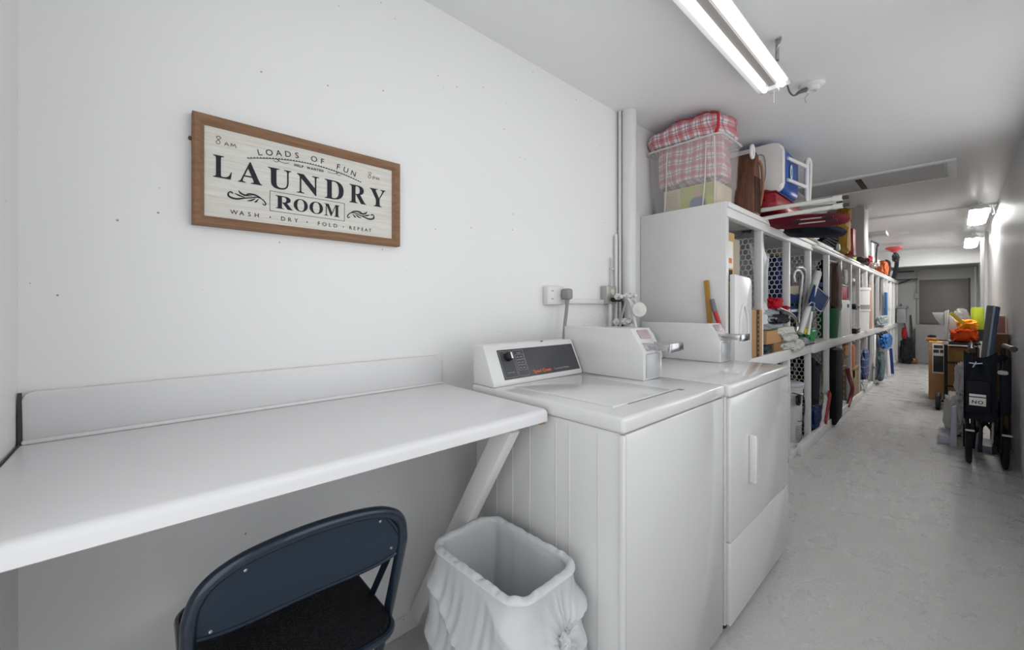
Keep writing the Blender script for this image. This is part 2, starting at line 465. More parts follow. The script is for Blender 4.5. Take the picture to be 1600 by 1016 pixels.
# ---------------------------------------------------------------- washer and dryer
M_GAP = mat('shadow_gap_rubber', '2b2b2c', .8)
WX0, WX1, WY0, WY1, WZ = .885, 1.545, .556, 1.19, .925
def meter(t, x0, x1, y0, y1, z0, title):
    """coin meter box with sloping front and coin slide"""
    prof = [(y1, z0), (y0, z0), (y0, z0 + .112), (y0 + .055, z0 + .196), (y1, z0 + .196)]
    b = B(); b.prism(prof, 'x', x0, x1, .003)
    m = part('coin_meter', b, M_WHITE, t, title)
    b = B(); b.box(x0 + .018, x1 - .018, y0 - .004, y0 + .002, z0 + .008, z0 + .1, .002)
    part('money_door', b, mat('meter_grey', 'b9bbbd', .3, .3), m)
    b = B(); M = frameM(((x0 + x1) / 2, y0 + .027, z0 + .155), (1, 0, 0), (0, .055, .084))
    b.box(-.04, .04, .002, .040, 0, .003, .001, M)
    part('price_plate', b, mat('pinkish_plate', 'b09ba0', .4, .1), m)
    b = B()
    b.box(x0 + .025, x1 - .025, y0 - .085, y0 + .06, z0 + .118, z0 + .124, .001)
    b.box(x0 + .022, x0 + .032, y0 - .085, y0 + .05, z0 + .118, z0 + .142, .001).box(x1 - .032, x1 - .022, y0 - .085, y0 + .05, z0 + .118, z0 + .142, .001)
    b.box(x0 + .02, x1 - .02, y0 - .098, y0 - .084, z0 + .112, z0 + .146, .003)
    part('coin_slide', b, mat('chrome', 'c4c4c6', .2, 1.0), m, 'chrome coin slide')
    return m
def console(t, x0, x1, y0, y1, z0, hh):
    """sloped control console; y0 front base, y1 back"""
    b = B(); top = y0 + .055
    b.prism([(y1, z0), (y0, z0), (y0 + .004, z0 + .018), (top, z0 + hh - .015), (top + .006, z0 + hh), (y1, z0 + hh)], 'x', x0, x1, .004)
    c = part('console', b, M_WHITE, t)
    ey = Vector((0, top - y0 - .004, hh - .033)); ex = Vector((1, 0, 0))
    M = frameM((x0, y0 + .004, z0 + .018), ex, ey)      # local x along, y up the slope, z outwards
    return c, M, ey.length
w = thing('washing_machine', 'white top-loading coin washing machine right of the counter', 'washing machine', ((WX0 + WX1) / 2, (WY0 + WY1) / 2, 0))
b = B(); b.box(WX0 + .012, WX1 - .004, WY0 + .016, WY1 - .01, .03, WZ - .045, .004)
for xx in (1.0, 1.07, 1.2): pass
part('cabinet', b, M_WHITE, w)
b = B(); b.box(WX0 + .012, WX1 - .004, WY0 + .006, WY0 + .018, .035, WZ - .047, .004)
b.box(WX0 + .006, WX0 + .02, WY0 + .004, WY0 + .022, .035, WZ - .047, .004)
part('front_panel', b, M_WHITE, w)
for yy in (.64, .74, .79, .90, .98, 1.06): b = B(); b.box(WX0 + .0105, WX0 + .014, yy, yy + .006, .06, WZ - .06, .002); part('side_rib', b, M_WHITE, w)
b = B(); b.box(WX0, WX1 - .002, WY0, WY1, WZ - .043, WZ, .010, seg=3)
part('top_panel', b, M_WHITE, w)
b = B(); lx0, lx1, ly0, ly1 = .955, 1.30, .635, 1.035
b.box(lx0, lx1, ly0, ly1, WZ - .002, WZ + .004, .003)
lid = part('lid', b, M_WHITE, w)
b = B()
b.box(lx0 + .07, lx1 + .05, ly0 - .006, ly0 - .002, WZ - .001, WZ + .0015)
b.box(lx1 + .03, lx1 + .05, ly0 - .02, ly0 - .002, WZ - .001, WZ + .0012)
part('lid_seam', b, mat('seam_grey', '8b8b8c', .6), lid)
for x in (WX0 + .06, WX1 - .06):
    for y in (WY0 + .06, WY1 - .06): b = B(); b.cyl((x, y, 0), (x, y, .035), .022, n=14); part('foot', b, M_BLACK, w)
c, M, L = console(w, WX0 + .003, 1.378, 1.068, WY1 - .004, WZ, .142)
b = B(); W = 1.378 - WX0 - .003
b.box(.055, W - .012, .002, L - .006, 0, .0015, 0, M)
pan = part('control_panel', b, mat('charcoal_panel', '46474a', .25, .2), w, 'charcoal grey control panel')
b = B(); b.lathe([(0.0, .02), (.013, .02), (.016, .016), (.017, .002), (.017, 0)], (.098, L - .035, .001), 20, M)
kn = part('knob', b, M_BLACK, pan)
b = B(); b.box(.099, .107, L - .047, L - .023, .019, .022, .002, M)
part('knob_pointer', b, mat('bright_white', 'e8e8e8', .4), pan)
b = B(); M_LINE = mat('panel_line', '9c9d9e', .5)
def outline(b, x0, x1, y0, y1, t=.0008):
    for a in ((x0, x1, y0, y0 + t), (x0, x1, y1 - t, y1), (x0, x0 + t, y0, y1), (x1 - t, x1, y0, y1)): b.box(a[0], a[1], a[2], a[3], .0014, .0018, 0, M)
outline(b, .060, .124, .008, L - .012); outline(b, .130, .182, .008, L - .012)
for q in range(3): outline(b, .136, .178, .03 + q * .021, .049 + q * .021)
for q in range(3):
    for z in range(2): b.box(.141 + z * .018, .152 + z * .018, .038 + q * .021, .040 + q * .021, .0014, .0018, 0, M)
text_into(b, 'TEMPERATURE', .0055, M @ Matrix.Translation((.092, .024, .0016)), depth=.0001)
text_into(b, 'NORMAL', .006, M @ Matrix.Translation((.097, L - .02, .0016)), depth=.0001)
text_into(b, 'WHITES', .006, M @ Matrix.Translation((.156, L - .026, .0016)), depth=.0001)
part('panel_print', b, M_LINE, pan, 'pale printed frames and words')
b = B(); text_into(b, 'Speed Queen', .0185, M @ Matrix.Translation((.205, .012, .0017)), depth=.0002, align='LEFT', offset=.0006, sxy=(.98, 1))
part('brand_lettering', b, mat('orange_print', 'c9642e', .5), pan, 'orange lettering Speed Queen')
b = B(); text_into(b, 'Commercial Washer', .0105, M @ Matrix.Translation((.320, .014, .0017)), depth=.0002, align='LEFT', sxy=(1.05, 1))
part('model_lettering', b, M_LINE, pan, 'grey lettering Commercial Washer')
b = B(); b.cyl((1.19, 1.128, WZ + .142), (1.19, 1.128, WZ + .1435), .006, n=14)
part('lock_hole', b, M_BLACK, w)
meter(w, 1.392, 1.535, .792, WY1 - .01, WZ, 'white coin meter box of the washer')

d = thing('dryer', 'white front-loading coin dryer standing behind the washing machine', 'dryer', (1.93, .87, 0))
DX0, DX1, DYF, DYB, DZ = 1.556, 2.31, .540, 1.24, .925
b = B(); b.box(DX0, DX1, DYF + .02, DYB, .045, DZ - .045, .004)
part('cabinet', b, M_WHITE, d)
b = B(); b.box(DX0 - .004, DX1 + .004, DYF, DYB, DZ - .046, DZ, .010, seg=3)
part('top_panel', b, M_WHITE, d)
b = B(); b.box(DX0 + .004, DX1 - .002, DYF + .003, DYF + .022, .352, DZ - .05, .005)
dr = part('door', b, M_WHITE, d)
hz = [at(px, py, y=DYF) for px, py in ((1168, 693), (1181, 750))]
hx = (hz[0].x + hz[1].x) / 2; b = B()
b.prism([(hx - .024, .525), (hx + .022, .535), (hx + .022, .69), (hx - .024, .70)], 'y', DYF - .018, DYF + .004, .005)
b.box(hx - .026, hx - .012, DYF - .024, DYF + .002, .52, .705, .004)
part('handle', b, M_PLAST, dr)
b = B(); b.box(DX0 + .004, DX1 - .002, DYF + .003, DYF + .022, .05, .348, .005)
part('lower_panel', b, M_WHITE, d)
for zz in (.45, .79): b = B(); b.box(DX1 - .001, DX1 + .004, DYF + .002, DYF + .012, zz, zz + .03, .001); part('hinge', b, M_GREYMETAL, d)
for x in (DX0 + .06, DX1 - .06):
    for y in (DYF + .06, DYB - .06): b = B(); b.cyl((x, y, 0), (x, y, .05), .022, n=14); part('foot', b, M_BLACK, d)
c, M, L = console(d, DX0 + .003, 2.13, 1.09, DYB - .004, DZ, .142)
b = B(); b.box(.055, .55, .002, L - .006, 0, .0015, 0, M)
part('control_panel', b, mat('charcoal_panel'), d, 'charcoal grey control panel')
meter(d, 2.15, 2.30, .80, DYB - .01, DZ, 'white coin meter box of the dryer')

# ---------------------------------------------------------------- waste bin and its bag
def rr_pt(t, w, h, r):
    """point on rounded rectangle, t in 0..1 by arc length"""
    sx, sy = w - 2 * r, h - 2 * r; q = PI * r / 2
    L = 2 * sx + 2 * sy + 4 * q; s = (t % 1) * L
    segs = [('l', sy, (w / 2, -sy / 2), (0, 1)), ('a', q, (sx / 2, sy / 2), 0), ('l', sx, (sx / 2, h / 2), (-1, 0)), ('a', q, (-sx / 2, sy / 2), PI / 2),
            ('l', sy, (-w / 2, sy / 2), (0, -1)), ('a', q, (-sx / 2, -sy / 2), PI), ('l', sx, (-sx / 2, -h / 2), (1, 0)), ('a', q, (sx / 2, -sy / 2), 3 * PI / 2)]
    for k, ln, p, a in segs:
        if s <= ln + 1e-9:
            if k == 'l': return p[0] + a[0] * s, p[1] + a[1] * s, a[1], -a[0]
            g = a + s / r; return p[0] + r * math.cos(g), p[1] + r * math.sin(g), math.cos(g), math.sin(g)
        s -= ln
    return w / 2, -sy / 2, 1, 0
BC = Vector((.732, .845, 0)); BR = math.radians(2)
BW, BL, BH = .212, .335, .52
binM = Matrix.Translation(BC) @ Matrix.Rotation(BR, 4, 'Z')
bt = thing('waste_bin', 'grey rectangular waste bin inside a white bag, beside the washing machine', 'bin', BC, BR)
def bin_fn(sc_in, z_of):
    pass
b = B()
def ring(w, h, r, z, n=64): return [b.bm.verts.new((rr_pt(k / n, w, h, r)[0], rr_pt(k / n, w, h, r)[1], z)) for k in range(n)]
rs = [ring(BW - .07, BL - .09, .03, .004), ring(BW, BL, .04, BH - .03), ring(BW + .012, BL + .012, .045, BH - .004), ring(BW + .004, BL + .004, .04, BH - .002), ring(BW - .004, BL - .004, .04, BH - .03), ring(BW - .076, BL - .096, .03, .012)]
for A, C in zip(rs, rs[1:]):
    for k in range(64): b.bm.faces.new((A[k], A[(k + 1) % 64], C[(k + 1) % 64], C[k]))
b.bm.faces.new(rs[0][::-1]); b.bm.faces.new(rs[-1])
part('bin_body', b, mat('grey_bin_plastic', '8a8a8c', .5), bt, local=True)
m = mat('thin_white_bag', 'f2f4f6', .22, var=.03, vscale=20); k = NT(m)
tr = k.n('ShaderNodeBsdfTransparent'); tl = k.n('ShaderNodeBsdfTranslucent'); tl.inputs[0].default_value = (.85, .87, .88, 1)
mx = k.n('ShaderNodeMixShader'); mx.inputs[0].default_value = .30; mx2 = k.n('ShaderNodeMixShader'); mx2.inputs[0].default_value = .16
out = m.node_tree.nodes['Material Output']
k.l(k.b.outputs[0], mx.inputs[1]); k.l(tl.outputs[0], mx.inputs[2]); k.l(mx.outputs[0], mx2.inputs[1]); k.l(tr.outputs[0], mx2.inputs[2]); k.l(mx2.outputs[0], out.inputs[0])
k.bump(k.noise(14, 7, .6, stretch=(1, 1, .25)), .5, .01)
M_BAG = m
KN = .885   # position round the rim of the knot
def bag(u, v):
    # v 0..1: inside bottom -> rim -> outside bottom
    th = u
    x, y, nx, ny = rr_pt(th, BW, BL, .045)
    def dk():
        dd = abs((th - KN + .5) % 1 - .5); return dd
    if v < .36:
        t = v / .36; z = .05 + (BH - .055) * t
        inset = (1 - t) * .038 + .006 + .005 * noise.noise(Vector((th * 22, z * 3, 1)))
        return Vector((x - nx * inset, y - ny * inset, z))
    if v < .46:
        t = (v - .36) / .10; a = PI * t
        rr = .009 + .005 * noise.noise(Vector((th * 45, t, 3)))
        return Vector((x - nx * (.006 - .014 + .013 * math.cos(a)) , y - ny * (.006 - .014 + .013 * math.cos(a)), BH - .004 + math.sin(a) * rr * 1.3))
    t = (v - .46) / .54
    z = BH - .005 - t * (BH - .03)
    per = 2 * (BW + BL)
    s_ = ((th - KN + .5) % 1 - .5) * per; zk = BH - .135; h_ = z - zk
    rad = math.hypot(s_, h_ * 1.0); ang = math.atan2(h_, s_)
    fold = noise.noise(Vector((th * 15 + t * 2.2, t * 1.6, 5.2))) * .45 + noise.noise(Vector((th * 40 + t * 3, t * 2.2, 9.1))) * .25
    # drapes: swags running round the bin towards the knot
    sw = h_ + .55 * max(0, .36 - abs(s_)) * (0 if abs(s_) > .36 else 1) * -.0 + abs(s_) * .42 * -1 * (-1 if h_ < 0 else 1) * 0
    q = (h_ - .42 * abs(s_) + .06 * noise.noise(Vector((s_ * 5, h_ * 6, 2)))) * 21
    swag = (1 - abs(math.sin(q))) ** 1.6
    wts = min(1, t * 6) * max(0, 1 - abs(s_) / .8) * min(1, rad / .07)
    out_ = .012 + .030 * math.sin(min(1, t * 1.35) * PI * .75) + fold * .032 * min(1, t * 5) + swag * .030 * wts
    out_ += .007 * (1 - abs(math.sin(ang * 11 + 2 * noise.noise(Vector((ang * 2, 0, 0)))))) * math.exp(-(rad / .085) ** 2) * 1.4
    g = math.exp(-(rad / .035) ** 2)
    tk = math.exp(-((s_) / .05) ** 2) * math.exp(-((h_ - .05) / .05) ** 2)
    out_ = out_ * (1 - .35 * g) - .006 * tk
    taper = t * .012
    return Vector((x + nx * (out_ - taper), y + ny * (out_ - taper), z))
b = B(); b.surf(lambda u, v: binM @ bag(u, v), 420, 170, cu=True)
bl = thing('bin_bag', 'translucent white bag lining and draped over the grey waste bin, knotted at its side', 'bag', BC, BR)
part('bag_sheet', b, M_BAG, bl)
x, y, nx, ny = rr_pt(KN, BW, BL, .045)
kp = binM @ Vector((x + nx * .036, y + ny * .036, BH - .135)); nn = Matrix.Rotation(BR, 3, 'Z') @ Vector((nx, ny, 0)); side = Vector((-nn.y, nn.x, 0))
b = B(); b.lump(kp, (.034, .03, .042), 3, .35, .9, 3.5, sub=4)
for sgn in (1, -1):      # the two loose ears of the knot
    def ear(u, v, sgn=sgn):
        r = v * (.085 if sgn > 0 else .055); a = (u - .5) * 1.5 + (-.35 if sgn > 0 else -2.7)
        wv = .012 * math.sin(u * 9 + v * 4) * v
        return kp + side * (math.cos(a) * r) + Vector((0, 0, math.sin(a) * r)) + nn * (wv + .004)
    b.surf(ear, 16, 8)
part('knot', b, M_BAG, bl)
# ---------------------------------------------------------------- storage cage along the left wall
XP = [2.425, 3.04, 3.70, 4.38, 5.04, 5.70, 6.33, 6.98, 7.64, 8.31, 8.98, 9.66, 10.3, 10.97, 11.6, 12.25]
YF = .865
cg = thing('storage_cage', 'long row of white timber storage cages with wire mesh along the left wall', 'storage cage', (7.4, 1.12, 0))
b = B(); b.box(2.385, 2.399, YF - .01, YW - .003, 0, 1.797, .002)
part('end_panel', b, M_WHITE2, cg, 'plain white end panel')
for i, x in enumerate(XP):
    yo = 0 if x < 4.5 else -.02
    b = B(); b.box(x - .012, x + .03, YF + yo, YF + yo + .045, .05, 1.745, .003)
    part('post', b, M_WHITE2, cg)
    b = B(); b.box(x - .01, x + .03, YW - .045, YW - .004, .05, 1.745, .003)
    part('rear_post', b, M_WHITE2, cg)
b = B(); b.box(2.40, 4.42, YF - .012, YF + .03, 1.715, 1.765, .003); part('top_rail', b, M_WHITE2, cg)
b = B(); b.box(4.42, 12.3, YF - .03, YF + .03, 1.735, 1.77, .003); part('top_rail', b, M_WHITE2, cg)
b = B(); b.box(2.40, 4.55, YF - .018, YW - .003, 1.767, 1.797, .003); part('roof_board', b, M_WHITE2, cg)
b = B(); b.box(4.552, 12.3, YF - .035, YW - .003, 1.771, 1.797, .003); part('roof_board', b, M_WHITE2, cg)
b = B(); b.box(2.412, 12.3, YF + .01, YW - .05, .865, .885, .003); part('shelf_board', b, M_WHITE2, cg)
for x0, x1, y in ((2.40, 4.36, YF - .01), (4.362, 8.30, YF - .03), (8.302, 12.3, YF - .03)):
    b = B(); b.box(x0, x1, y, y + .04, .805, .885, .003)
    part('middle_rail', b, M_WHITE2, cg)
b = B(); b.box(2.412, 12.3, YF + .01, YW - .05, .03, .05, .003); part('floor_board', b, M_WHITE2, cg)
for x0, x1, y in ((2.40, 3.95, YF - .0), (3.95, 5.3, YF - .03), (5.3, 12.3, YF - .03)):
    b = B(); b.box(x0, x1, y, y + .04, 0, .085 if x0 > 3 else .06, .003)
    part('bottom_rail', b, M_WHITE2, cg)
M_WIRE = mat('painted_wire', 'c9c8c5', .5)
def hexmesh(w, h, cell=.036, t=.0032):
    """chicken wire in the local yz plane, hexagons as flat wires"""
    b = B(); hx = cell; hy = cell * .866 * 1.15; R_ = cell * .62
    ny = int(w / hx) + 1; nz = int(h / hy)
    seen = set()
    for j in range(nz):
        for i in range(ny):
            cy = i * hx + (hx / 2 if j % 2 else 0); cz = j * hy + hy / 2
            P = [(cy + a, cz + q) for a, q in ((0, hy * .62), (hx / 2, hy * .36), (hx / 2, -hy * .36), (0, -hy * .62), (-hx / 2, -hy * .36), (-hx / 2, hy * .36))]
            for k in range(6):
                p, q = P[k], P[(k + 1) % 6]
                key = tuple(sorted(((round(p[0], 3), round(p[1], 3)), (round(q[0], 3), round(q[1], 3)))))
                if key in seen or not (0 <= min(p[0], q[0]) and max(p[0], q[0]) <= w and 0 <= min(p[1], q[1]) and max(p[1], q[1]) <= h): continue
                seen.add(key)
                d = Vector((q[0] - p[0], q[1] - p[1])).normalized() * t; nn = (-d.y, d.x)
                vs = []
                for sx in (-t / 2, t / 2):
                    vs.append([b.bm.verts.new((sx, c[0] + nn[0] * s, c[1] + nn[1] * s)) for c, s in ((p, 1), (q, 1), (q, -1), (p, -1))])
                b.bm.faces.new(vs[0]); b.bm.faces.new(vs[1][::-1])
                for a in range(4): b.bm.faces.new((vs[0][a], vs[1][a], vs[1][(a + 1) % 4], vs[0][(a + 1) % 4]))
    return b.done('wire_mesh')
hm_up = hexmesh(.44, .82); hm_lo = hexmesh(.44, .74)
for me_ in (hm_up, hm_lo): me_.materials.append(M_WIRE)
cg_inv = WM[cg].inverted()
for i, x in enumerate(XP):
    for me_, z in ((hm_up, .887), (hm_lo, .055)):
        if i > 9 and z < .5: continue
        o = bpy.data.objects.new('wire_mesh', me_); COL.objects.link(o); o.parent = cg
        o.location = cg_inv @ Vector((x + .012, YF + .05, z)); WM[o] = WM[cg] @ Matrix.Translation(o.location)

# ---------------------------------------------------------------- ceiling fixtures
M_TUBE = mat('lit_tube', 'ffffff', .5); k = NT(M_TUBE); k.b.inputs['Emission Color'].default_value = (1, 1, .98, 1); k.b.inputs['Emission Strength'].default_value = L_NEAR
M_TUBE2 = M_TUBE.copy(); M_TUBE2.name = 'lit_tube_far'; M_TUBE2.node_tree.nodes['Principled BSDF'].inputs['Emission Strength'].default_value = L_FAR
def fixture(label, x0, x1, yc, wd, zb, cord=True, tm=None):
    t = thing('fluorescent_light', label, 'ceiling light', ((x0 + x1) / 2, yc, zb))
    h = wd / 2
    b = B(); b.prism([(yc - h * .42, zb + .052), (yc + h * .42, zb + .052), (yc + h * .55, zb + .038), (yc + h, zb + .004), (yc + h, zb), (yc + h * .9, zb + .003), (yc + h * .3, zb + .030), (yc - h * .3, zb + .030), (yc - h * .9, zb + .003), (yc - h, zb), (yc - h, zb + .004), (yc - h * .55, zb + .038)], 'x', x0, x1, 0)
    part('housing', b, M_WHITE, t)
    b = B(); b.box(x0 + .02, x1 - .02, yc - h * .22, yc + h * .22, zb + .0, zb + .031, .002); part('ballast_cover', b, mat('light_grey_enamel', '96928f', .5), t)
    for s in (-1, 1):
        b = B(); b.cyl((x0 + .022, yc + s * h * .54, zb + .0), (x1 - .022, yc + s * h * .54, zb + .0), .0130, n=16); part('tube', b, tm or M_TUBE, t)
    for xx in (x0, x1):
        b = B(); b.prism([(yc - h, zb), (yc + h, zb), (yc + h * .5, zb + .05), (yc - h * .5, zb + .05)], 'x', xx - .004, xx + .006, .001)
        part('end_cap', b, M_WHITE, t)
    b = B(); b.box(x1 - .05, x1 + .002, yc - h * .32, yc + h * .32, zb - .022, zb + .01, .006); part('socket_cover', b, M_PLAST, t)
    if cord:
        b = B(); b.cyl((x1 - .025, yc - .002, zb - .008), (x1 - .025, yc - .002, zb - .075), .0016, n=6); part('pull_cord', b, mat('white_cord', 'e0e0de', .7), t)
    return t
L1 = fixture('long white twin-tube fluorescent light nearest the camera, with a pull cord', -.1, 2.32, .603, .142, 2.292)
b = B(); b.box(2.06, 2.085, .525, .535, 2.30, ZC, .002); b.tube([(2.07, .52, 2.385), (2.05, .51, 2.38), (2.04, .515, 2.35), (2.05, .53, 2.33)], .004, n=6, smooth=4)
part('hanger', b, M_GREYMETAL, L1)
b = B(); b.box(.5, .52, .59, .61, 2.335, ZC, .002); part('hanger', b, M_GREYMETAL, L1)
for lab, x0, x1, zb in (('small fluorescent light hung by wires near the right wall, the nearer of two', 6.75, 7.95, 2.288), ('small fluorescent light hung by wires near the right wall, the farther of two', 9.45, 10.9, 2.288)):
    t = fixture(lab, x0, x1, -.185, .16, zb, cord=False, tm=M_TUBE2)
    for xx in (x0 + .1, x1 - .1):
        b = B()
        b.tube([(xx, -.185 - .035, zb + .05), (xx, -.185, ZC), (xx, -.185 + .035, zb + .05)], .003, n=5)
        part('hanger_wire', b, M_GREYMETAL, t)
    b = B(); b.tube([(x0 + .06, -.27, zb + .03), (x0 + .3, -.30, zb - .01), (x0 + .6, -.29, zb + .02), (x0 + .8, -.26, ZC - .01)], .004, n=6, smooth=5)
    part('wire', b, M_WHITE2, t)

lh = thing('ceiling_lamp_holder', 'white round bulb holder without a bulb on the ceiling beside the long light', 'lamp holder', (2.62, .52, ZC - .03))
b = B(); b.lathe([(.0, 0), (.055, 0), (.056, -.006), (.05, -.012), (.034, -.016), (.03, -.034), (.02, -.036), (.018, -.02), (0, -.02)], (2.62, .51, ZC - .0005), 28)
part('base', b, M_PLAST, lh)
b = B(); b.tube([(2.37, .565, 2.325), (2.42, .565, 2.30), (2.48, .56, 2.30), (2.54, .55, 2.335), (2.58, .53, 2.355)], [.0035, .004, .004, .009, .012], n=8, smooth=4)
part('plug_and_cord', b, mat('dark_grey_cord', '4c4c50', .5), lh, 'dark grey plug and cord')
b = B(); b.tube([(2.66, .53, ZC - .02), (2.65, .55, ZC - .05), (2.66, .545, ZC - .07)], .0015, n=5); part('pull_chain', b, M_GREYMETAL, lh)
for i, (px, py, rr, lab) in enumerate(((1410, 363, .075, 'round white ceiling detector farthest down the corridor'), (1350, 322, .07, 'round white ceiling detector above the white panel on the cage roof'))):
    c = at(px, py, z=ZC)
    b = B(); b.lathe([(0, 0), (rr, 0), (rr, -.012), (rr * .8, -.02), (rr * .75, -.035), (rr * .4, -.042), (0, -.042)], (c.x, c.y, ZC - .0005), 24)
    solo('ceiling_detector', b, M_PLAST, lab, 'smoke detector')
# attic hatch
ht = thing('ceiling_hatch', 'rectangular hatch with white moulding in the ceiling', 'hatch', (5.05, .55, ZC - .01))
b = B(); b.box(4.72, 4.77, -.01, 1.12, ZC - .018, ZC - .001, .004); b.box(5.33, 5.38, -.01, 1.12, ZC - .018, ZC - .001, .004)
b.box(4.77, 5.33, -.01, .045, ZC - .018, ZC - .001, .004); b.box(4.77, 5.33, 1.07, 1.12, ZC - .018, ZC - .001, .004)
part('moulding', b, mat('hatch_white', 'e4e4e4', .4), ht)
b = B(); b.box(4.80, 5.31, .06, 1.06, ZC - .010, ZC - .001, .002); part('panel', b, mat('hatch_panel', 'b9b9b9', .5), ht)
b = B(); b.box(4.83, 5.24, .575, .62, ZC - .016, ZC - .009, .002); b.box(4.85, 5.2, .60, .612, ZC - .02, ZC - .015); part('latch', b, mat('dark_wood_strip', '4a3a2e', .6), ht, 'dark brown strip on the hatch')

# ---------------------------------------------------------------- pipes, outlets, cords on the left wall
PX = at(983, 300, y=1.325).x; TX = at(968.5, 300, y=1.36).x; KX = at(962.5, 400, y=1.362).x; RX = at(954.5, 430, y=1.368).x
b = B(); b.cyl((PX, 1.325, 1.25), (PX, 1.325, ZC - .001), .045, n=28); b.cyl((PX, 1.325, 0), (PX, 1.325, 1.245), .045, n=28); b.cyl((PX, 1.325, 1.21), (PX, 1.325, 1.26), .048, n=28)
solo('drain_pipe', b, M_WHITE, 'thick white vertical drain pipe between the dryer and the storage cage', 'pipe', (PX, 1.325, 0))
b = B(); b.cyl((TX, 1.36, .95), (TX, 1.36, ZC - .001), .009, n=16)
solo('water_pipe', b, M_WHITE, 'thin white pipe running to the ceiling beside the thick drain pipe', 'pipe', (TX, 1.36, .95))
b = B(); b.cyl((KX, 1.362, 1.0), (KX, 1.362, 1.64), .010, n=14); b.box(KX - .045, KX + .012, 1.366, YW, 1.43, 1.44, .002)
solo('capped_conduit', b, M_WHITE, 'short white conduit ending mid-wall left of the thin pipe', 'pipe', (KX, 1.362, 1.0))
b = B(); b.cyl((RX, 1.368, 1.33), (RX, 1.368, 1.50), .004, n=10)
solo('bare_conduit', b, M_GREYMETAL, 'thin grey metal rod rising from the small grey outlet', 'pipe', (RX, 1.368, 1.33))
o1 = thing('outlet_box', 'white double outlet box on the left wall above the washer', 'outlet', (1.52, YW - .03, 1.22))
b = B(); b.box(1.463, 1.585, YW - .035, YW - .001, 1.218, 1.312, .006); part('box', b, M_PLAST, o1)
b = B()
for xx in (1.49, ): 
    for zz in (1.245, 1.285): b = B(); b.box(xx, xx + .015, YW - .0365, YW - .034, zz, zz + .005); part('socket_slot', b, mat('slot_grey', 'a0a0a0', .6), o1)
b = B(); b.box(1.59, 1.95, YW - .026, YW - .001, 1.225, 1.25, .003)
solo('cable_raceway', b, M_PLAST, 'horizontal white cable raceway between the two outlets', 'raceway')
o2 = thing('outlet_box', 'grey metal outlet box with a black plug beside the pipes', 'outlet', (2.0, YW - .03, 1.22))
b = B(); b.box(1.945, 2.045, YW - .045, YW - .001, 1.225, 1.33, .004); part('box', b, mat('dull_metal', 'b0b0aa', .4, .6), o2)
b = B(); b.lathe([(0, .004), (.017, .004), (.018, 0)], (0, 0, 0), 18, Matrix.Translation((2.0, YW - .045, 1.295)) @ Matrix.Rotation(PI / 2, 4, 'X')); part('socket', b, mat('ivory', 'cfcdb8', .5), o2)
def cord(label, pts, r, col, plug=None):
    t = thing('power_cord', label, 'cord', pts[0])
    b = B(); b.tube(pts, r, n=8, smooth=6); part('cable', b, col, t)
    if plug: part('plug', plug, col, t)
M_GC = mat('grey_cable', '8e8e8f', .5)
b = B(); b.box(1.555, 1.60, YW - .085, YW - .036, 1.245, 1.30, .012); b.tube([(1.577, YW - .062, 1.25), (1.577, YW - .06, 1.21)], [.014, .008], n=10)
cord('grey cord with a large plug hanging from the white outlet box', [(1.577, YW - .06, 1.215), (1.577, YW - .055, 1.17), (1.56, YW - .06, 1.11), (1.535, YW - .075, 1.03), (1.52, YW - .09, .96)], .0085, M_GC, b)
b = B(); b.box(1.985, 2.05, YW - .085, YW - .046, 1.238, 1.262, .004)
cord('black cord dropping from the grey metal outlet box', [(2.05, YW - .066, 1.25), (2.075, YW - .066, 1.24), (2.077, YW - .07, 1.18), (2.06, YW - .075, 1.10), (2.04, YW - .08, .97)], .006, M_BLACK, b)
b = B(); b.tube([(2.0, YW - .03, 1.225), (2.0, YW - .03, 1.0), (2.0, YW - .03, .80)], .011, n=10)
solo('lower_conduit', b, M_WHITE, 'white conduit going down behind the meters from the grey outlet', 'pipe', (2.0, YW - .03, .8))
v = thing('supply_valves', 'white painted water supply fittings and hoses in front of the thick pipe', 'valve', (2.0, 1.26, 1.0))
yv = 1.265
def vp(px, py, y=yv): return at(px, py, y=y)
for row, (pa, pb_) in enumerate((((962, 464), (992, 462)), ((960, 503), (990, 502)))):
    A, Z = vp(*pa), vp(*pb_); b = B(); b.cyl(A, Z, .010, n=12)
    for f_ in (.1, .5, .85):
        c = A.lerp(Z, f_); b.cyl(c + Vector((0, 0, -.016)), c + Vector((0, 0, .018)), .013, n=8); b.lump(c + Vector((0, -.018, 0)), (.022, .026, .024), f_ * 10, .2, .8, 4, sub=3)
    part('fitting', b, M_WHITE, v)
b = B(); b.tube([vp(980, 466, 1.24), vp(985, 474, 1.23), vp(988, 488, 1.22), vp(992, 505, 1.21), vp(995, 520, 1.2)], .009, n=10, smooth=5); part('hose', b, M_WHITE, v)
b = B(); b.tube([vp(966, 466, 1.25), vp(974, 465, 1.24), vp(977, 472, 1.23), vp(970, 500, 1.23), vp(968, 520, 1.22)], .006, n=10, smooth=5); part('hose', b, M_GC, v)
b = B(); wcn = vp(998, 484, 1.19); M = Matrix.Translation(wcn) @ Matrix.Rotation(math.radians(50), 4, 'Z') @ Matrix.Rotation(PI / 2, 4, 'Y')
b.lathe([(0, -.012), (.012, -.012), (.014, .0), (.038, .002), (.042, .007), (.038, .012), (.018, .012), (.010, .017), (0, .017)], (0, 0, 0), 28, M @ Matrix.Rotation(PI, 4, 'X'))
b.cyl(wcn, vp(990, 470, 1.26), .006, n=8)
part('hand_wheel', b, mat('off_white_cap', 'd6d6d0', .4), v)

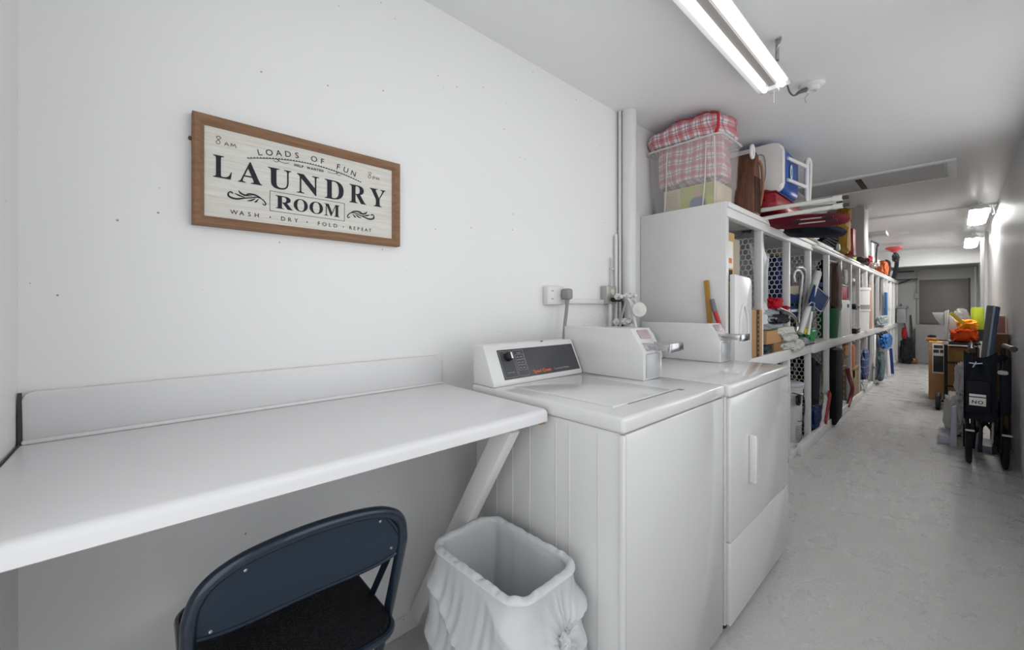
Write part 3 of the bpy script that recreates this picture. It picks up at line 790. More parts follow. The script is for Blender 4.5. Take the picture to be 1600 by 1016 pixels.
# tools standing behind the dryer meter
b = B(); p0 = at(1113, 520, x=2.36); p1 = at(1103, 438, x=2.36)
b.bar((2.365, p0.y, .93), p1 + Vector((0.005, 0, 0)), .030, .012, .006, up=(1, 0, 0))
solo('wooden_stick', b, wood_mat('raw_wood_stick', 'b98f4e', '9b7437', (30, 30, 3)), 'tan wooden stick standing behind the dryer against the white end panel', 'stick')
t = thing('scraper_tool', 'red and grey handled tool standing behind the dryer next to the wooden stick', 'tool', (2.345, at(1122, 505, x=2.345).y, .93))
q0 = Vector((2.345, at(1126, 520, x=2.345).y, .93)); q1 = at(1123, 504, x=2.345); q2 = at(1117, 487, x=2.345); q3 = at(1112, 468, x=2.345)
b = B(); b.tube([q0, q1, q2], .0125, n=12); part('grip', b, mat('red_rubber', 'b01f2c', .4), t, 'red grip')
b = B(); b.tube([q2, q3], .0130, n=12); part('tip', b, mat('mid_grey_rubber', '6d6e73', .5), t, 'grey tip')
# ---------------------------------------------------------------- folding chair (seen from behind, facing the counter)
FC = Vector((.258, 1.03, 0)); FA = math.radians(0)     # local x: chair's width, local y: forward (to the counter)
fc = thing('folding_chair', 'dark blue metal folding chair with a black seat in front of the counter', 'chair', FC, FA)
M_BLUE = mat('dark_blue_enamel', '1b2838', .28, .3, coat=.4)
M_BLUE2 = mat('dark_blue_panel', '1f2f40', .42, .2)
M_SEAT = mat('black_woven_vinyl', '121317', .65)
k = NT(M_SEAT)
co = k.sep(k.coord()); s1 = k.math('SINE', k.math('MULTIPLY', co[0], 900)); s2 = k.math('SINE', k.math('MULTIPLY', co[1], 900))
k.bump(k.math('MULTIPLY', s1, s2), .8, .002)
cw = .202                       # half width
def back_pt(x, z):              # leaning back plane
    return Vector((x, -.075 - (z - .44) * .26, z - max(0, z - .62) * .11))
# back frame: inverted U
pts = []
for sx in (-1, 1):
    side = [back_pt(sx * cw, .10 + .0), back_pt(sx * cw, .45), back_pt(sx * cw, .62)]
    pts.append(side)
arc = [back_pt(-cw, .04), back_pt(-cw, .30), back_pt(-cw, .60), back_pt(-cw * .985, .67), back_pt(-cw * .90, .72), back_pt(-cw * .70, .752), back_pt(-cw * .4, .768), back_pt(0, .774),
       back_pt(cw * .4, .768), back_pt(cw * .70, .752), back_pt(cw * .90, .72), back_pt(cw * .985, .67), back_pt(cw, .60), back_pt(cw, .30), back_pt(cw, .04)]
# front feet reach forward, so the U runs down to the front legs
for i, a in enumerate(arc):
    if a.z < .5: a.y = -.075 - (a.z - .44) * .52
b = B(); b.tube(arc, .0125, n=14, smooth=6); part('frame', b, M_BLUE, fc, local=True)
b = B()
def panel(u, v):
    x = (u * 2 - 1) * (cw - .006)
    top = .768 - .10 * max(0, abs(x / cw) - .55) ** 2 / .2 - .022 * abs(x / cw) ** 2
    bot = .585 + .03 * abs(x / cw) ** 4
    z = bot + (top - bot) * v
    p = back_pt(x, z); p.y += -.004 + .022 * (1 - (x / cw) ** 2) * 1.0 - .004 * math.sin(v * PI)
    return p
b.surf(panel, 40, 14)
def panel2(u, v): 
    p = panel(u, v); p.y += .005; return p
b.surf(panel2, 40, 14)
part('backrest', b, M_BLUE2, fc, 'blue steel backrest panel', local=True)
b = B(); pb = [panel(i / 20, 0) + Vector((0, .002, 0)) for i in range(21)]; pt_ = [panel(1 - i / 20, 1) + Vector((0, .002, 0)) for i in range(21)]
b.tube(pb + pt_, .0058, n=8, closed=True); part('backrest_rim', b, M_BLUE, fc, local=True)
for x, v in ((-.17, .12), (-.12, .8), (.02, .9), (.14, .85), (.175, .3), (-.05, .93)):
    p = panel((x / (cw - .006) + 1) / 2, v); b = B(); b.lathe([(0, .003), (.003, .002), (.004, 0)], (0, 0, 0), 10, Matrix.Translation(p + Vector((0, -.001, 0))) @ Matrix.Rotation(PI / 2, 4, 'X')); part('rivet', b, M_GREYMETAL, fc, local=True)
# seat
sp = rrect(.385, .43, .045, 6); b = B()
b.prism([(x, y + .10) for x, y in sp], 'z', .412, .438, .008)
part('seat', b, M_SEAT, fc, 'black textured seat', local=True)
b = B(); b.tube([(x * 1.02, (y) * 1.02 + .10, .418) for x, y in sp], .009, n=8, closed=True); part('seat_rim', b, M_BLUE, fc, local=True)
for s in (-1, 1):
    b = B(); b.tube([(s * (cw - .028), .27, .425), (s * (cw - .028), .10, .30), (s * (cw - .028), -.20, .012)], .0115, n=10, smooth=3); b.cyl((s * (cw - .028), -.20, 0), (s * (cw - .028), -.198, .03), .0155, n=12)
    part('rear_leg', b, M_BLUE, fc, local=True)
    b = B(); b.bar((s * (cw - .014), -.095, .60), (s * (cw - .014), .02, .43), .004, .02, .001); part('side_link', b, M_BLUE, fc, local=True)
    b = B(); b.cyl(arc[0 if s < 0 else -1] + Vector((0, 0, -.04)), arc[0 if s < 0 else -1] + Vector((0, 0, .02)), .0155, n=12); part('foot_cap', b, M_BLACK, fc, local=True)
for y, z, hw in ((-.16, .05, cw - .03), (.115, .14, cw)):
    b = B(); b.cyl((-hw, y, z), (hw, y, z), .008, n=10); part('crossbar', b, M_BLUE, fc, local=True)
# ---------------------------------------------------------------- things on the cage roof
ZR = 1.7985
def plaid_mat(name, base, s1, s2, s3, axes=(1, 2), sc=1.0, bump=.5):
    m = mat(name, base, .55, var=.04); k = NT(m); co = k.sep(k.coord())
    wob = k.math('MULTIPLY', k.math('SUBTRACT', k.noise(6, 2), .5), .05)
    def band(ax, period, lo, hi):
        u = k.math('FRACT', k.math('DIVIDE', k.math('ADD', k.math('ADD', co[ax], 10), wob), period))
        return k.math('MULTIPLY', k.math('GREATER_THAN', u, lo), k.math('LESS_THAN', u, hi))
    c = k.b.inputs['Base Color'].links[0].from_socket
    P_ = .062 * sc
    for ax in axes:
        c = k.mix(k.math('MULTIPLY', band(ax, P_, .05, .55), .52), c, lin(s1))
        c = k.mix(k.math('MULTIPLY', band(ax, P_, .70, .80), .6), c, lin(s2))
        c = k.mix(k.math('MULTIPLY', band(ax, P_, .28, .33), .6), c, lin(s3))
    k.l(c, k.b.inputs['Base Color']); k.bump(k.noise(11, 6, .6), bump, .02)
    return m
M_PLAID = plaid_mat('red_plaid_woven_plastic', 'dcd3d6', 'b03a48', '5a5f78', '8c2433')
M_CLEAR = mat('clear_plastic_tub', 'e6e2e2', .18, var=.02, alpha=.17)
M_CLEAR.blend_method = 'BLEND' if hasattr(M_CLEAR, 'blend_method') else None
TX0, TX1, TY0, TY1, TZ1 = 2.445, 2.775, .905, 1.245, 2.215
TY1 = 1.365
tb = thing('storage_tub', 'clear plastic storage tub at the near end of the cage roof', 'tub', ((TX0 + TX1) / 2, (TY0 + TY1) / 2, ZR))
b = B(); n = 56
def tring(ins, z, r=.04, out=0):
    w_, h_ = TX1 - TX0 - 2 * ins, TY1 - TY0 - 2 * ins
    return [b.bm.verts.new(((TX0 + TX1) / 2 + rr_pt(k / n, w_, h_, r)[0], (TY0 + TY1) / 2 + rr_pt(k / n, w_, h_, r)[1], z)) for k in range(n)]
rs = [tring(.026, ZR + .001), tring(.016, ZR + .14), tring(.010, ZR + .145), tring(.0, TZ1 - .012), tring(-.010, TZ1 - .01), tring(-.010, TZ1), tring(.004, TZ1), tring(.013, ZR + .147), tring(.019, ZR + .14), tring(.029, ZR + .006)]
for A, C in zip(rs, rs[1:]):
    for k_ in range(n): b.bm.faces.new((A[k_], A[(k_ + 1) % n], C[(k_ + 1) % n], C[k_]))
b.bm.faces.new(rs[0][::-1]); b.bm.faces.new(rs[-1])
part('tub_body', b, M_CLEAR, tb)
b = B(); rr_ = [(( TX0 + TX1) / 2 + rr_pt(k / 60, TX1 - TX0 + .02, TY1 - TY0 + .02, .045)[0], (TY0 + TY1) / 2 + rr_pt(k / 60, TX1 - TX0 + .02, TY1 - TY0 + .02, .045)[1], TZ1 - .004) for k in range(60)]
b.tube(rr_, .006, n=8, closed=True)
for yy, dz in ((TY0 + .08, 1), (TY1 - .14, 1)):
    b.tube([(TX0 - .004, yy, TZ1 - .03), (TX0 + .004, yy + .01, ZR + .16), (TX0 + .02, yy + .03, ZR + .01)], .004, n=6)
b.tube([(TX0 - .001, TY0 + .035, TZ1 - .01), (TX0 + .010, TY0 + .035, ZR + .2), (TX0 + .028, TY0 + .045, ZR + .01)], .0045, n=6)
part('tub_rim', b, mat('frosted_rim', 'e4e0df', .3, alpha=.6), tb)
# plaid bag filling the tub and rising above it
b = B()
def pbag(u, v):
    a = u * 2 * PI; t = v
    hx, hy = .146, .205
    q = abs(math.cos(a)) ** .55 * math.copysign(1, math.cos(a)), abs(math.sin(a)) ** .55 * math.copysign(1, math.sin(a))
    z = 1.955 + .425 * t
    k0 = min(1, t / .08) * .97 if t < .1 else .99
    if t > .86: k0 = math.sqrt(max(0, 1 - ((t - .86) / .14) ** 2.2)) * .99
    bul = 1 + .24 * max(0, min(1, (t - .60) / .12))
    bulx = 1 + .26 * max(0, min(1, (t - .60) / .15))
    cx = 2.606 - .03 * max(0, t - .6); cy = 1.135
    p = Vector((cx + q[0] * hx * k0 * bulx, cy + q[1] * hy * k0 * bul, z))
    if t > .6: p.z -= max(0, (p.y - 1.0)) * .10 * (t - .6) / .4 + max(0, p.x - 2.6) * .25 * (t - .6) / .4
    nn_ = noise.noise(p * 9) * .020 + noise.noise(p * 24) * .007
    p += Vector((q[0], q[1], .5)) * nn_ * (1 if t < .1 or t > .62 else .5)
    if t < .62:
        p.x = min(max(p.x, TX0 + .022), TX1 - .022); p.y = min(max(p.y, TY0 + .022), TY1 - .022)
    p.y = min(p.y, YW - .006); p.z = min(p.z, ZC - .004)
    return p
b.surf(pbag, 90, 60, cu=True)
bmesh.ops.contextual_create(b.bm, geom=[v for v in b.bm.verts if v.is_boundary and v.co.z < 2.0])
pb = thing('plaid_bag', 'red and white plaid laundry bag stuffed into the clear tub on the cage roof', 'bag', (2.6, 1.13, 1.955))
part('bag_body', b, M_PLAID, pb)
b = B(); pts = [pbag(.63, t / 24) + Vector((-.004, -.004, 0)) for t in range(15, 24)]; b.tube(pts, .008, n=8, smooth=3)
pts = [pbag(.63 - .008 * t, .965 + .012 * math.sin(t * .7)) + Vector((-.004, 0, .002)) for t in range(0, 18)]; b.tube(pts, .006, n=8, smooth=3)
part('red_piping', b, mat('red_piping', 'b3202e', .5), pb, 'red zip and piping')
# carton with a picture of a man inside the tub
pc = thing('picture_carton', 'small carton printed with a man outdoors inside the clear tub', 'carton', (2.61, 1.1, ZR + .008))
b = B(); b.box(2.485, 2.73, .945, 1.27, ZR + .008, ZR + .155, .002); part('carton_body', b, mat('carton_cream', 'cdbfa0', .6), pc)
def plate(b, pts, x=2.484, t=.0012): b.prism(pts, 'x', x - t, x)
b = B(); plate(b, [(.95, ZR + .015), (1.16, ZR + .015), (1.16, ZR + .148), (.95, ZR + .148)], 2.4848, .001); part('photo_background', b, mat('meadow_green', 'aeb457', .6), pc)
b = B(); plate(b, [(1.10, ZR + .02), (1.10, ZR + .055), (1.085, ZR + .075), (1.05, ZR + .085), (1.02, ZR + .075), (1.005, ZR + .05), (1.005, ZR + .02)], 2.4835); part('printed_shirt', b, mat('printed_blue_grey', '64728a', .6), pc)
b = B(); plate(b, [(1.052 + .019 * math.cos(a / 16 * 2 * PI), ZR + .105 + .027 * math.sin(a / 16 * 2 * PI)) for a in range(16)], 2.4825); part('printed_face', b, mat('printed_skin', 'c79a83', .6), pc)
b = B(); plate(b, [(.955, ZR + .02), (.995, ZR + .02), (.995, ZR + .07), (.955, ZR + .075)], 2.4835)
part('printed_grass', b, mat('bright_grass', 'c0cc3f', .6), pc)
b = B()
for i in range(8): b.box(2.483, 2.4848, 1.175, 1.25, ZR + .04 + i * .012, ZR + .043 + i * .012)
part('printed_lines', b, mat('printed_tan', 'a99a78', .7), pc)

# brown leather bag
M_LEATH = wood_mat('brown_leather', '75492f', '40261a', (14, 14, 2), .5)
lb = thing('leather_bag', 'worn brown leather bag between the clear tub and the cooler', 'bag', (2.97, 1.02, ZR))
b = B(); b.prism([(2.87, ZR), (3.0, ZR), (2.995, ZR + .22), (2.97, ZR + .40), (2.92, ZR + .42), (2.88, ZR + .25)], 'y', .862, 1.2, .012); part('bag_body', b, M_LEATH, lb)
b = B()
for x in (2.885, 2.91, 2.945, 2.975): b = B(); b.box(x, x + .007, .855, .863, ZR + .02, ZR + .25, .002); part('flap_fold', b, mat('dark_leather', '4c2e21', .5), lb)
b = B(); b.tube([(3.0, .865, ZR + .08), (3.015, .855, ZR + .18), (3.0, .85, ZR + .27), (2.965, .85, ZR + .34), (2.95, .87, ZR + .37), (2.96, .90, ZR + .40)], .009, n=8, smooth=5); part('strap', b, mat('tan_strap', '8a5b3e', .5), lb)
lc = at(1175.5, 237, y=.855); b = B(); b.tube([(lc.x + .022 * math.cos(i / 8 * 2 * PI), lc.y, lc.z + .038 * math.sin(i / 8 * 2 * PI)) for i in range(8)], .010, n=8, closed=True, smooth=3)
solo('white_strap_loop', b, M_PLAST, 'looped white strap hanging over the top of the brown leather bag', 'strap')

# cooler lying on its side
M_CBLUE = mat('cooler_blue', '15479c', .35, var=.08)
CXa, CXb, CYa, CYb, CZa, CZb = 3.21, 3.66, .79, 1.17, 2.003, 2.345
cl = thing('cooler', 'blue picnic cooler with white lid lying on its side on the red suitcase', 'cooler', ((CXa + CXb) / 2, (CYa + CYb) / 2, CZa))
M0 = Matrix.Translation(((CXa + CXb) / 2, (CYa + CYb) / 2, (CZa + CZb) / 2))
def rbox_x(b, x0, x1, y0, y1, z0, z1, r, tp=1.0, bev=.008):
    pr = rrect(y1 - y0, z1 - z0, r, 6); cy, cz = (y0 + y1) / 2, (z0 + z1) / 2
    A = [b.bm.verts.new((x0, cy + p[0], cz + p[1])) for p in pr]; C = [b.bm.verts.new((x1, cy + p[0] * tp, cz + p[1] * tp)) for p in pr]
    nn_ = len(pr); f1 = b.bm.faces.new(A[::-1]); f2 = b.bm.faces.new(C)
    for i in range(nn_): b.bm.faces.new((A[i], A[(i + 1) % nn_], C[(i + 1) % nn_], C[i]))
    es = list(f1.edges) + list(f2.edges)
    if bev: bmesh.ops.bevel(b.bm, geom=es, offset=bev, segments=3, affect='EDGES', profile=.5)
b = B(); rbox_x(b, CXa + .055, CXb, CYa + .004, CYb - .004, CZa + .003, CZb - .004, .05, .97); part('body', b, M_CBLUE, cl, 'blue insulated body')
b = B(); rbox_x(b, CXa, CXa + .06, CYa, CYb, CZa, CZb, .055, 1, .016); lid = part('lid', b, mat('cooler_white', 'e0dedb', .3), cl, 'white lid')
b = B(); b.tube([(CXa - .002, CYa + .15, CZb - .06), (CXa - .002, CYa + .11, CZb - .08), (CXa - .002, CYa + .10, CZb - .2), (CXa - .002, CYa + .115, CZa + .06)], .003, n=6, smooth=4); part('lid_groove', b, mat('groove_grey', '8f8f8d', .6), lid)
b = B()
hx0 = CXb - .06; yy = CYa - .055
b.tube([(hx0 + .0, yy, CZa + .04), (hx0 + .01, yy, CZb - .08), (hx0 + .03, yy, CZb - .04), (hx0 + .085, yy, CZb - .035), (hx0 + .11, yy, CZb - .08), (hx0 + .075, yy, CZa + .03), (hx0 + .04, yy, CZa - .015), (hx0 + .005, yy, CZa - .005)], .014, n=10, closed=True, smooth=5)
for zz in (CZb - .09, CZa + .10): b.tube([(CXa + .12, CYa + .0, zz), (hx0, yy + .004, zz - .01)], [.011, .014], n=10)
part('handle', b, mat('cooler_white'), cl, 'white swing handle')
b = B(); M = frameM((CXa + .215, CYa - .001, (CZa + CZb) / 2), (1, 0, 0), (0, 0, 1)); b.prism([(.028 * math.cos(a / 20 * 2 * PI), .055 * math.sin(a / 20 * 2 * PI)) for a in range(20)], 'z', -.001, .002, 0, M)
part('logo', b, mat('pale_logo', 'c9d3dc', .5), cl)
b = B(); b.prism([(.014 * math.cos(a / 20 * 2 * PI), .028 * math.sin(a / 20 * 2 * PI)) for a in range(20)], 'z', .002, .003, 0, M)
part('logo_centre', b, mat('logo_green', '4e8f68', .5), cl)

sc_ = thing('suitcase', 'red hard-sided suitcase lying under the cooler on the cage roof', 'suitcase', (3.4, 1.05, 1.862))
M_RED = mat('suitcase_red', '951522', .4, var=.06)
b = B(); rbox_x(b, 3.10, 3.72, .80, 1.31, 1.866, 2.0, .05, 1, .03); part('shell', b, M_RED, sc_)
b = B(); b.box(3.088, 3.1, .98, 1.06, 1.92, 1.945, .004); b.box(3.094, 3.102, .86, .872, 1.93, 1.94, .002); part('lock', b, mat('dark_maroon', '43101a', .5), sc_)
b = B(); b.box(3.096, 3.724, .797, 1.313, 1.978, 1.986, .003); part('seam', b, mat('dark_maroon'), sc_)

M_MAR = mat('maroon_fabric', '5f1223', .8, var=.25, vscale=20, bump=.4)
mb = thing('camp_chair_bag', 'maroon fabric camp chair bundle lying across the cage roof under the white poles', 'camp chair', (3.3, .9, ZR))
b = B(); M = Matrix.Identity(4)
def sweepbag(b, p0, p1, w_, h_, seed, m=None):
    p0, p1 = Vector(p0), Vector(p1); d_ = p1 - p0; L_ = d_.length; d_.normalize(); sx = d_.cross(Vector((0, 0, 1))).normalized(); up = sx.cross(d_)
    def f(u, v):
        a = u * 2 * PI; k_ = (1 - abs(2 * v - 1) ** 8) ** .5 if 0 < v < 1 else 0
        ca, sa = math.cos(a), math.sin(a)
        nz = 1 + .18 * noise.noise(Vector((ca * 1.5 + seed, sa * 1.5, v * L_ * 9)))
        return p0 + d_ * (L_ * v) + sx * (w_ / 2 * math.copysign(abs(ca) ** .7, ca) * k_ * nz) + up * (h_ / 2 * math.copysign(abs(sa) ** .7, sa) * k_ * nz)
    b.surf(f, 28, 40, cu=True)
sweepbag(b, (3.26, 1.3, 1.829), at(1329, 341, x=3.26), .30, .062, 2)
part('bundle', b, M_MAR, mb)
b = B()
for pa, pb_ in (((1245, 344), (1296, 338.5)), ((1248, 350), (1304, 344))):
    b = B(); b.tube([at(*pa, x=3.07), at(*pb_, x=3.07)], .0045, n=8); part('thin_pole', b, mat('polished_aluminium', 'c8c8c8', .25, 1), mb)
for pa, pb_, r_ in (((1284, 341), (1302, 338), .008), ((1237, 347), (1250, 345), .009), ((1290, 346), (1308, 343), .007)):
    b = B(); b.tube([at(*pa, x=3.065), at(*pb_, x=3.065)], r_, n=8); part('pole_sleeve', b, M_BLACK, mb)
nb = B(); sweepbag(nb, (3.62, 1.2, 1.835), at(1324, 362, x=3.62), .26, .075, 5)
solo('navy_bag', nb, mat('navy_nylon', '12141f', .6, bump=.3), 'dark navy rolled bag behind the maroon bundle on the cage roof', 'bag', (3.62, .88, ZR))
M_WP = mat('white_pole', 'dcdcd6', .3)
for i, (x, pa, pb_, r_, lab) in enumerate(((3.04, (1183, 330), (1301, 311.5), .0135, 'topmost of the white poles lying across the cage roof'), (3.06, (1196, 327), (1292, 318.5), .007, 'thin middle one of the white poles lying across the cage roof'), (3.04, (1196, 341), (1302, 323.5), .0125, 'lowest of the white poles lying across the cage roof'))):
    A, Z = at(*pa, x=x), at(*pb_, x=x); D_ = (Z - A).normalized(); A = A - D_ * .02
    if i == 1: A.z += .004; Z.z += .004
    t = thing('white_pole', lab, 'pole', (A + Z) / 2, group='white poles on the cage roof')
    b = B(); b.cyl(A, Z, r_, n=14); part('shaft', b, M_WP, t)
    b = B(); b.cyl(Z, Z + D_ * .045, r_ * 1.28, n=14); part('end_cap', b, M_WP, t)
    b = B(); b.cyl(Z + D_ * .045, Z + D_ * .075, r_ * .8, n=10); part('dark_tip', b, M_DARK, t)
b = B(); b.tube([(3.06, .95, 1.806), (3.2, .87, 1.812), (3.5, .85, 1.806), (3.7, .86, 1.804)], .009, n=8, smooth=4)
solo('black_strap', b, M_BLACK, 'black strap running along the roof edge below the white poles', 'strap', (3.3, .9, ZR))
b = B(); b.box(3.30, 3.95, .845, .93, ZR, ZR + .012, .003)
solo('loose_board', b, M_WHITE2, 'thin white board on the cage roof edge under the maroon bundle', 'board')
b = B(); b.box(3.85, 4.55, .842, .90, ZR, ZR + .026, .004)
solo('timber_offcut', b, wood_mat('pale_pine', 'b39d80', '92795b', (3, 40, 40)), 'bare pine offcut lying on the cage roof edge', 'board')
b = B(); b.box(4.56, 5.25, .842, .90, ZR, ZR + .02, .003)
solo('white_strip', b, M_WHITE2, 'thin white strip on the roof edge beyond the pine offcut', 'board')
b = B(); b.lump((4.25, .97, ZR + .055), (.22, .16, .11), 4, .4, .9, 3, sub=4)
solo('red_cloth', b, mat('rust_cloth', '7c2a22', .85, var=.3), 'crumpled rust red cloth in front of the wire racks', 'cloth')
# folded metal racks
for i in range(8):
    A = at(1279 + 2.7 * i, 383 - 2.4 * i, y=.875); Z = at(1298 + 2.2 * i, 399.5 - 4.6 * i, y=.855)
    A.z = max(A.z, ZR + .015); Z.z = max(Z.z, ZR + .012)
    t = thing('wire_rack', 'black and silver slatted racks leaning in a fan on the cage roof', 'rack', (A + Z) / 2, group='slatted racks on the cage roof')
    b = B(); b.bar(A + Vector((0, .03, 0)), Z + Vector((0, .03, 0)), .07, .010, .001, up=(0, 0, 1)); part('slat', b, mat('slat_black', '141517', .9, spec=.05), t)
    b = B(); b.bar(A + Vector((0, -.008, .012)), Z + Vector((0, -.008, .012)), .006, .007, .001); part('edge', b, mat('dull_steel', '5e6163', .8, spec=.1), t)
b = B(); q = at(1322, 364, y=.84); b.lump((q.x, .86, q.z), (.26, .14, .12), 8, .3, .7, 3)
solo('black_pouch', b, mat('black_nylon', '17171a', .5, bump=.3), 'black pouch with pale straps on top of the slatted racks', 'pouch')
M_YEL = mat('yellow_fabric', 'b88f3e', .7, var=.2, vscale=10, bump=.5, bscale=12)
yb = thing('yellow_bag', 'tall mustard yellow bag standing on the cage roof beside the red box', 'bag', (5.70, .83, ZR))
b = B(); b.lump((5.70, .83, ZR + .18), (.26, .11, .36), 3, .18, .5, 2.5); part('bag_body', b, M_YEL, yb)
b = B(); b.lump((5.74, .83, ZR + .43), (.26, .12, .16), 12, .4, .8, 3); part('bag_top', b, mat('ochre_fabric', 'a5762a', .7, var=.3), yb)
b = B(); b.lump((5.45, .835, ZR + .05), (.07, .03, .07), 5, .3, .6, 3); solo('white_tag', b, M_PLAST, 'small white and black object leaning at the foot of the yellow bag', 'tag')
rb = thing('red_box', 'narrow red box standing beside the white cabinet on the cage roof', 'box', (5.95, .81, ZR))
b = B(); b.box(5.86, 6.04, .765, .86, ZR, ZR + .30, .004); part('carton', b, mat('box_red', '9c1f1c', .5), rb)
b = B(); b.box(5.865, 6.03, .763, .7655, ZR + .01, ZR + .07); part('print', b, mat('dark_red_print', '5e1a1c', .5), rb)
wc = thing('white_cabinet_panel', 'tall white panelled box reaching the ceiling from the cage roof', 'cabinet', (6.15, .8, ZR))
b = B(); b.box(6.10, 6.14, .70, 1.04, ZR + .001, 2.375, .003); part('side_panel', b, mat('beige_grey_laminate', 'b9b3af', .5), wc)
b = B(); b.box(6.14, 6.38, .695, .735, ZR + .001, 2.375, .004); part('front_panel', b, M_WHITE2, wc)
b = B(); b.box(6.14, 6.38, 1.0, 1.04, ZR + .001, 2.375, .004); part('back_panel', b, M_WHITE2, wc)
b = B(); b.lump((6.55, .87, ZR + .03), (.3, .08, .07), 3, .3, .8); solo('green_cloth', b, mat('lime_cloth', '9db35c', .8), 'small lime green cloth on the roof edge past the white panelled box', 'cloth')
sp_ = thing('black_case', 'tall black case with a white front strip on the cage roof', 'case', (7.3, .87, ZR))
b = B(); b.box(6.95, 7.28, .77, 1.0, ZR, ZR + .345, .01); part('case_body', b, mat('black_case', '1b1c1d', .5), sp_)
b = B(); b.box(7.282, 7.5, .755, .80, ZR + .03, ZR + .30, .005); part('front_strip', b, M_PLAST, sp_)
b = B(); b.tube([(7.3, .80, ZR + .33), (7.6, .73, ZR + .31), (7.66, .74, ZR + .26), (7.66, .75, ZR + .05)], .012, n=8, smooth=3); part('trim', b, M_BLACK, sp_)
b = B(); b.box(6.9, 7.2, .585, 1.0, ZR + .347, ZR + .385, .003)
solo('white_plank', b, M_WHITE2, 'white plank lying on top of the black case', 'board')
for i, (x, c, lab, dd) in enumerate(((7.1, '8c2636', 'crumpled dark red cloth below the black case on the cage roof', (.3, .13, .1)), (7.9, 'c9c4bd', 'white cloth bundle on the cage roof beside the orange backpack', (.5, .16, .12)), (7.55, 'b06a78', 'pink cloth scrap on the cage roof edge', (.2, .1, .07)))):
    b = B(); b.lump((x, .80 + .02 * i, ZR + dd[2] / 2), dd, i + 3, .35, .8, 3); solo('cloth_bundle', b, mat('cloth_%d' % i, c, .85, var=.2, bump=.4), lab, 'cloth')
ob = thing('orange_backpack', 'orange and black backpack slumped on the cage roof', 'backpack', (9.7, .9, ZR))
b = B(); bc0 = at(1380, 416, y=.90); b.lump((bc0.x, .92, ZR + .14), (.5, .17, .28), 6, .2, .6, 3); part('bag_body', b, mat('orange_nylon', 'a8512c', .7, var=.3), ob)
b = B(); b.tube([(bc0.x + .16, .84, ZR + .02), (bc0.x + .22, .83, ZR + .12), (bc0.x + .16, .83, ZR + .26), (bc0.x, .86, ZR + .29)], .022, n=8, smooth=4); part('strap', b, M_BLACK, ob)
sn = thing('snow_scraper', 'upright black pole with a flat red head at the far end of the cage roof', 'pole', (11.35, .85, ZR))
def r_(px, py, y=.865): return at(px, py, y=y)
q = [Vector((11.35, .85, ZR + .002)), r_(1400, 420, .80), r_(1401, 405, .775), r_(1398, 395, .76)]
b = B(); b.tube(q, [.04, .035, .032, .022], n=8, smooth=3); part('shaft', b, mat('navy_black', '16202a', .5), sn)
b = B(); g_ = r_(1399.5, 403, .775); b.lump(g_, (.14, .10, .15), 6, .3); part('grip', b, M_BLACK, sn)
hd = r_(1397, 394, .755)
b = B(); b.lathe([(0, 0), (.06, .0), (.10, .03), (.19, .06), (.20, .08), (.18, .085), (.06, .07), (0, .07)], hd, 20, sx=1.0, sy=.62); part('head', b, mat('coral_plastic', 'cf4f50', .5), sn)
c_ = r_(1395, 428); b = B(); b.box(c_.x - .09, c_.x + .09, .845, .93, ZR, ZR + .17, .01); solo('white_carton', b, M_PLAST, 'small white carton at the foot of the pole with the red head', 'box')
# black shelf brackets past the end of the cage
for i, (z, lab) in enumerate(((2.0, 'upper black shelf bracket beyond the far end of the cage'), (1.83, 'lower black shelf bracket beyond the far end of the cage'))):
    b = B(); b.box(12.32, 12.5, .60 - .06 * i, YW - .002, z, z + .02, .003); b.bar((12.4, 1.1, z - .22 + .02), (12.4, .66, z), .03, .02, .002) if i else None
    solo('shelf_bracket', b, mat('black_iron', '1d1e1f', .5), lab, 'bracket')
# ---------------------------------------------------------------- contents of the cage, upper bays
ZS, ZF, YI = .8865, .0515, .885
M_CARD = mat('cardboard', 'a9835a', .75, var=.1, vscale=12)
M_CARD2 = mat('dark_cardboard', '8a6645', .75, var=.12, vscale=12)
M_KRAFT = mat('kraft_print', '3b322c', .7)
def X_(px, y=YI): return at(px, 480, y=y).x
st = thing('folding_stool', 'white plastic folding stool standing upright against the first cage bay', 'stool', (2.6, .85, ZS))
b = B(); b.prism([(2.455, ZS), (2.735, ZS), (2.735, 1.345), (2.725, 1.372), (2.70, 1.385), (2.455, 1.393)], 'y', .832, .862, .006); part('body', b, M_PLAST, st)
b = B(); b.tube([(2.52, .831, 1.0), (2.53, .829, 1.15), (2.58, .828, 1.22), (2.64, .829, 1.15), (2.66, .831, 1.0)], .008, n=8, smooth=4); part('rib', b, M_PLAST, st)
tc = thing('tall_carton', 'tall tan carton with a white shipping label in the first upper bay', 'carton', (2.6, .95, ZS))
b = B(); b.box(2.47, 2.66, .905, 1.02, ZS, 1.655, .002); part('carton_body', b, mat('tan_carton', 'c09f6e', .7), tc)
b = B(); b.box(2.53, 2.63, .903, .9055, 1.44, 1.60); part('label', b, mat('label_white', 'e2e0dc', .6), tc)
b = B(); b.box(2.555, 2.61, .902, .9035, 1.47, 1.50); part('label_print', b, mat('orange_label', 'd07b4c', .6), tc)
b = B(); b.box(2.55, 2.62, .903, .9055, 1.36, 1.43); b.box(2.68 - .02, 2.662, .93, .99, 1.40, 1.6); part('dark_print', b, M_KRAFT, tc)
b = B(); b.box(2.67, 2.78, .915, .99, ZS, 1.63, .003); solo('grey_carton', b, mat('greige_carton', 'a49c90', .7), 'narrow greyish carton squeezed behind the tall tan carton', 'carton')
bx = thing('brown_carton', 'brown cardboard box with dark tape print standing on the upper shelf', 'carton', (2.9, .95, ZS))
b = B(); b.box(2.76, 3.02, .858, .94, ZS, 1.192, .003); part('carton_body', b, M_CARD, bx)
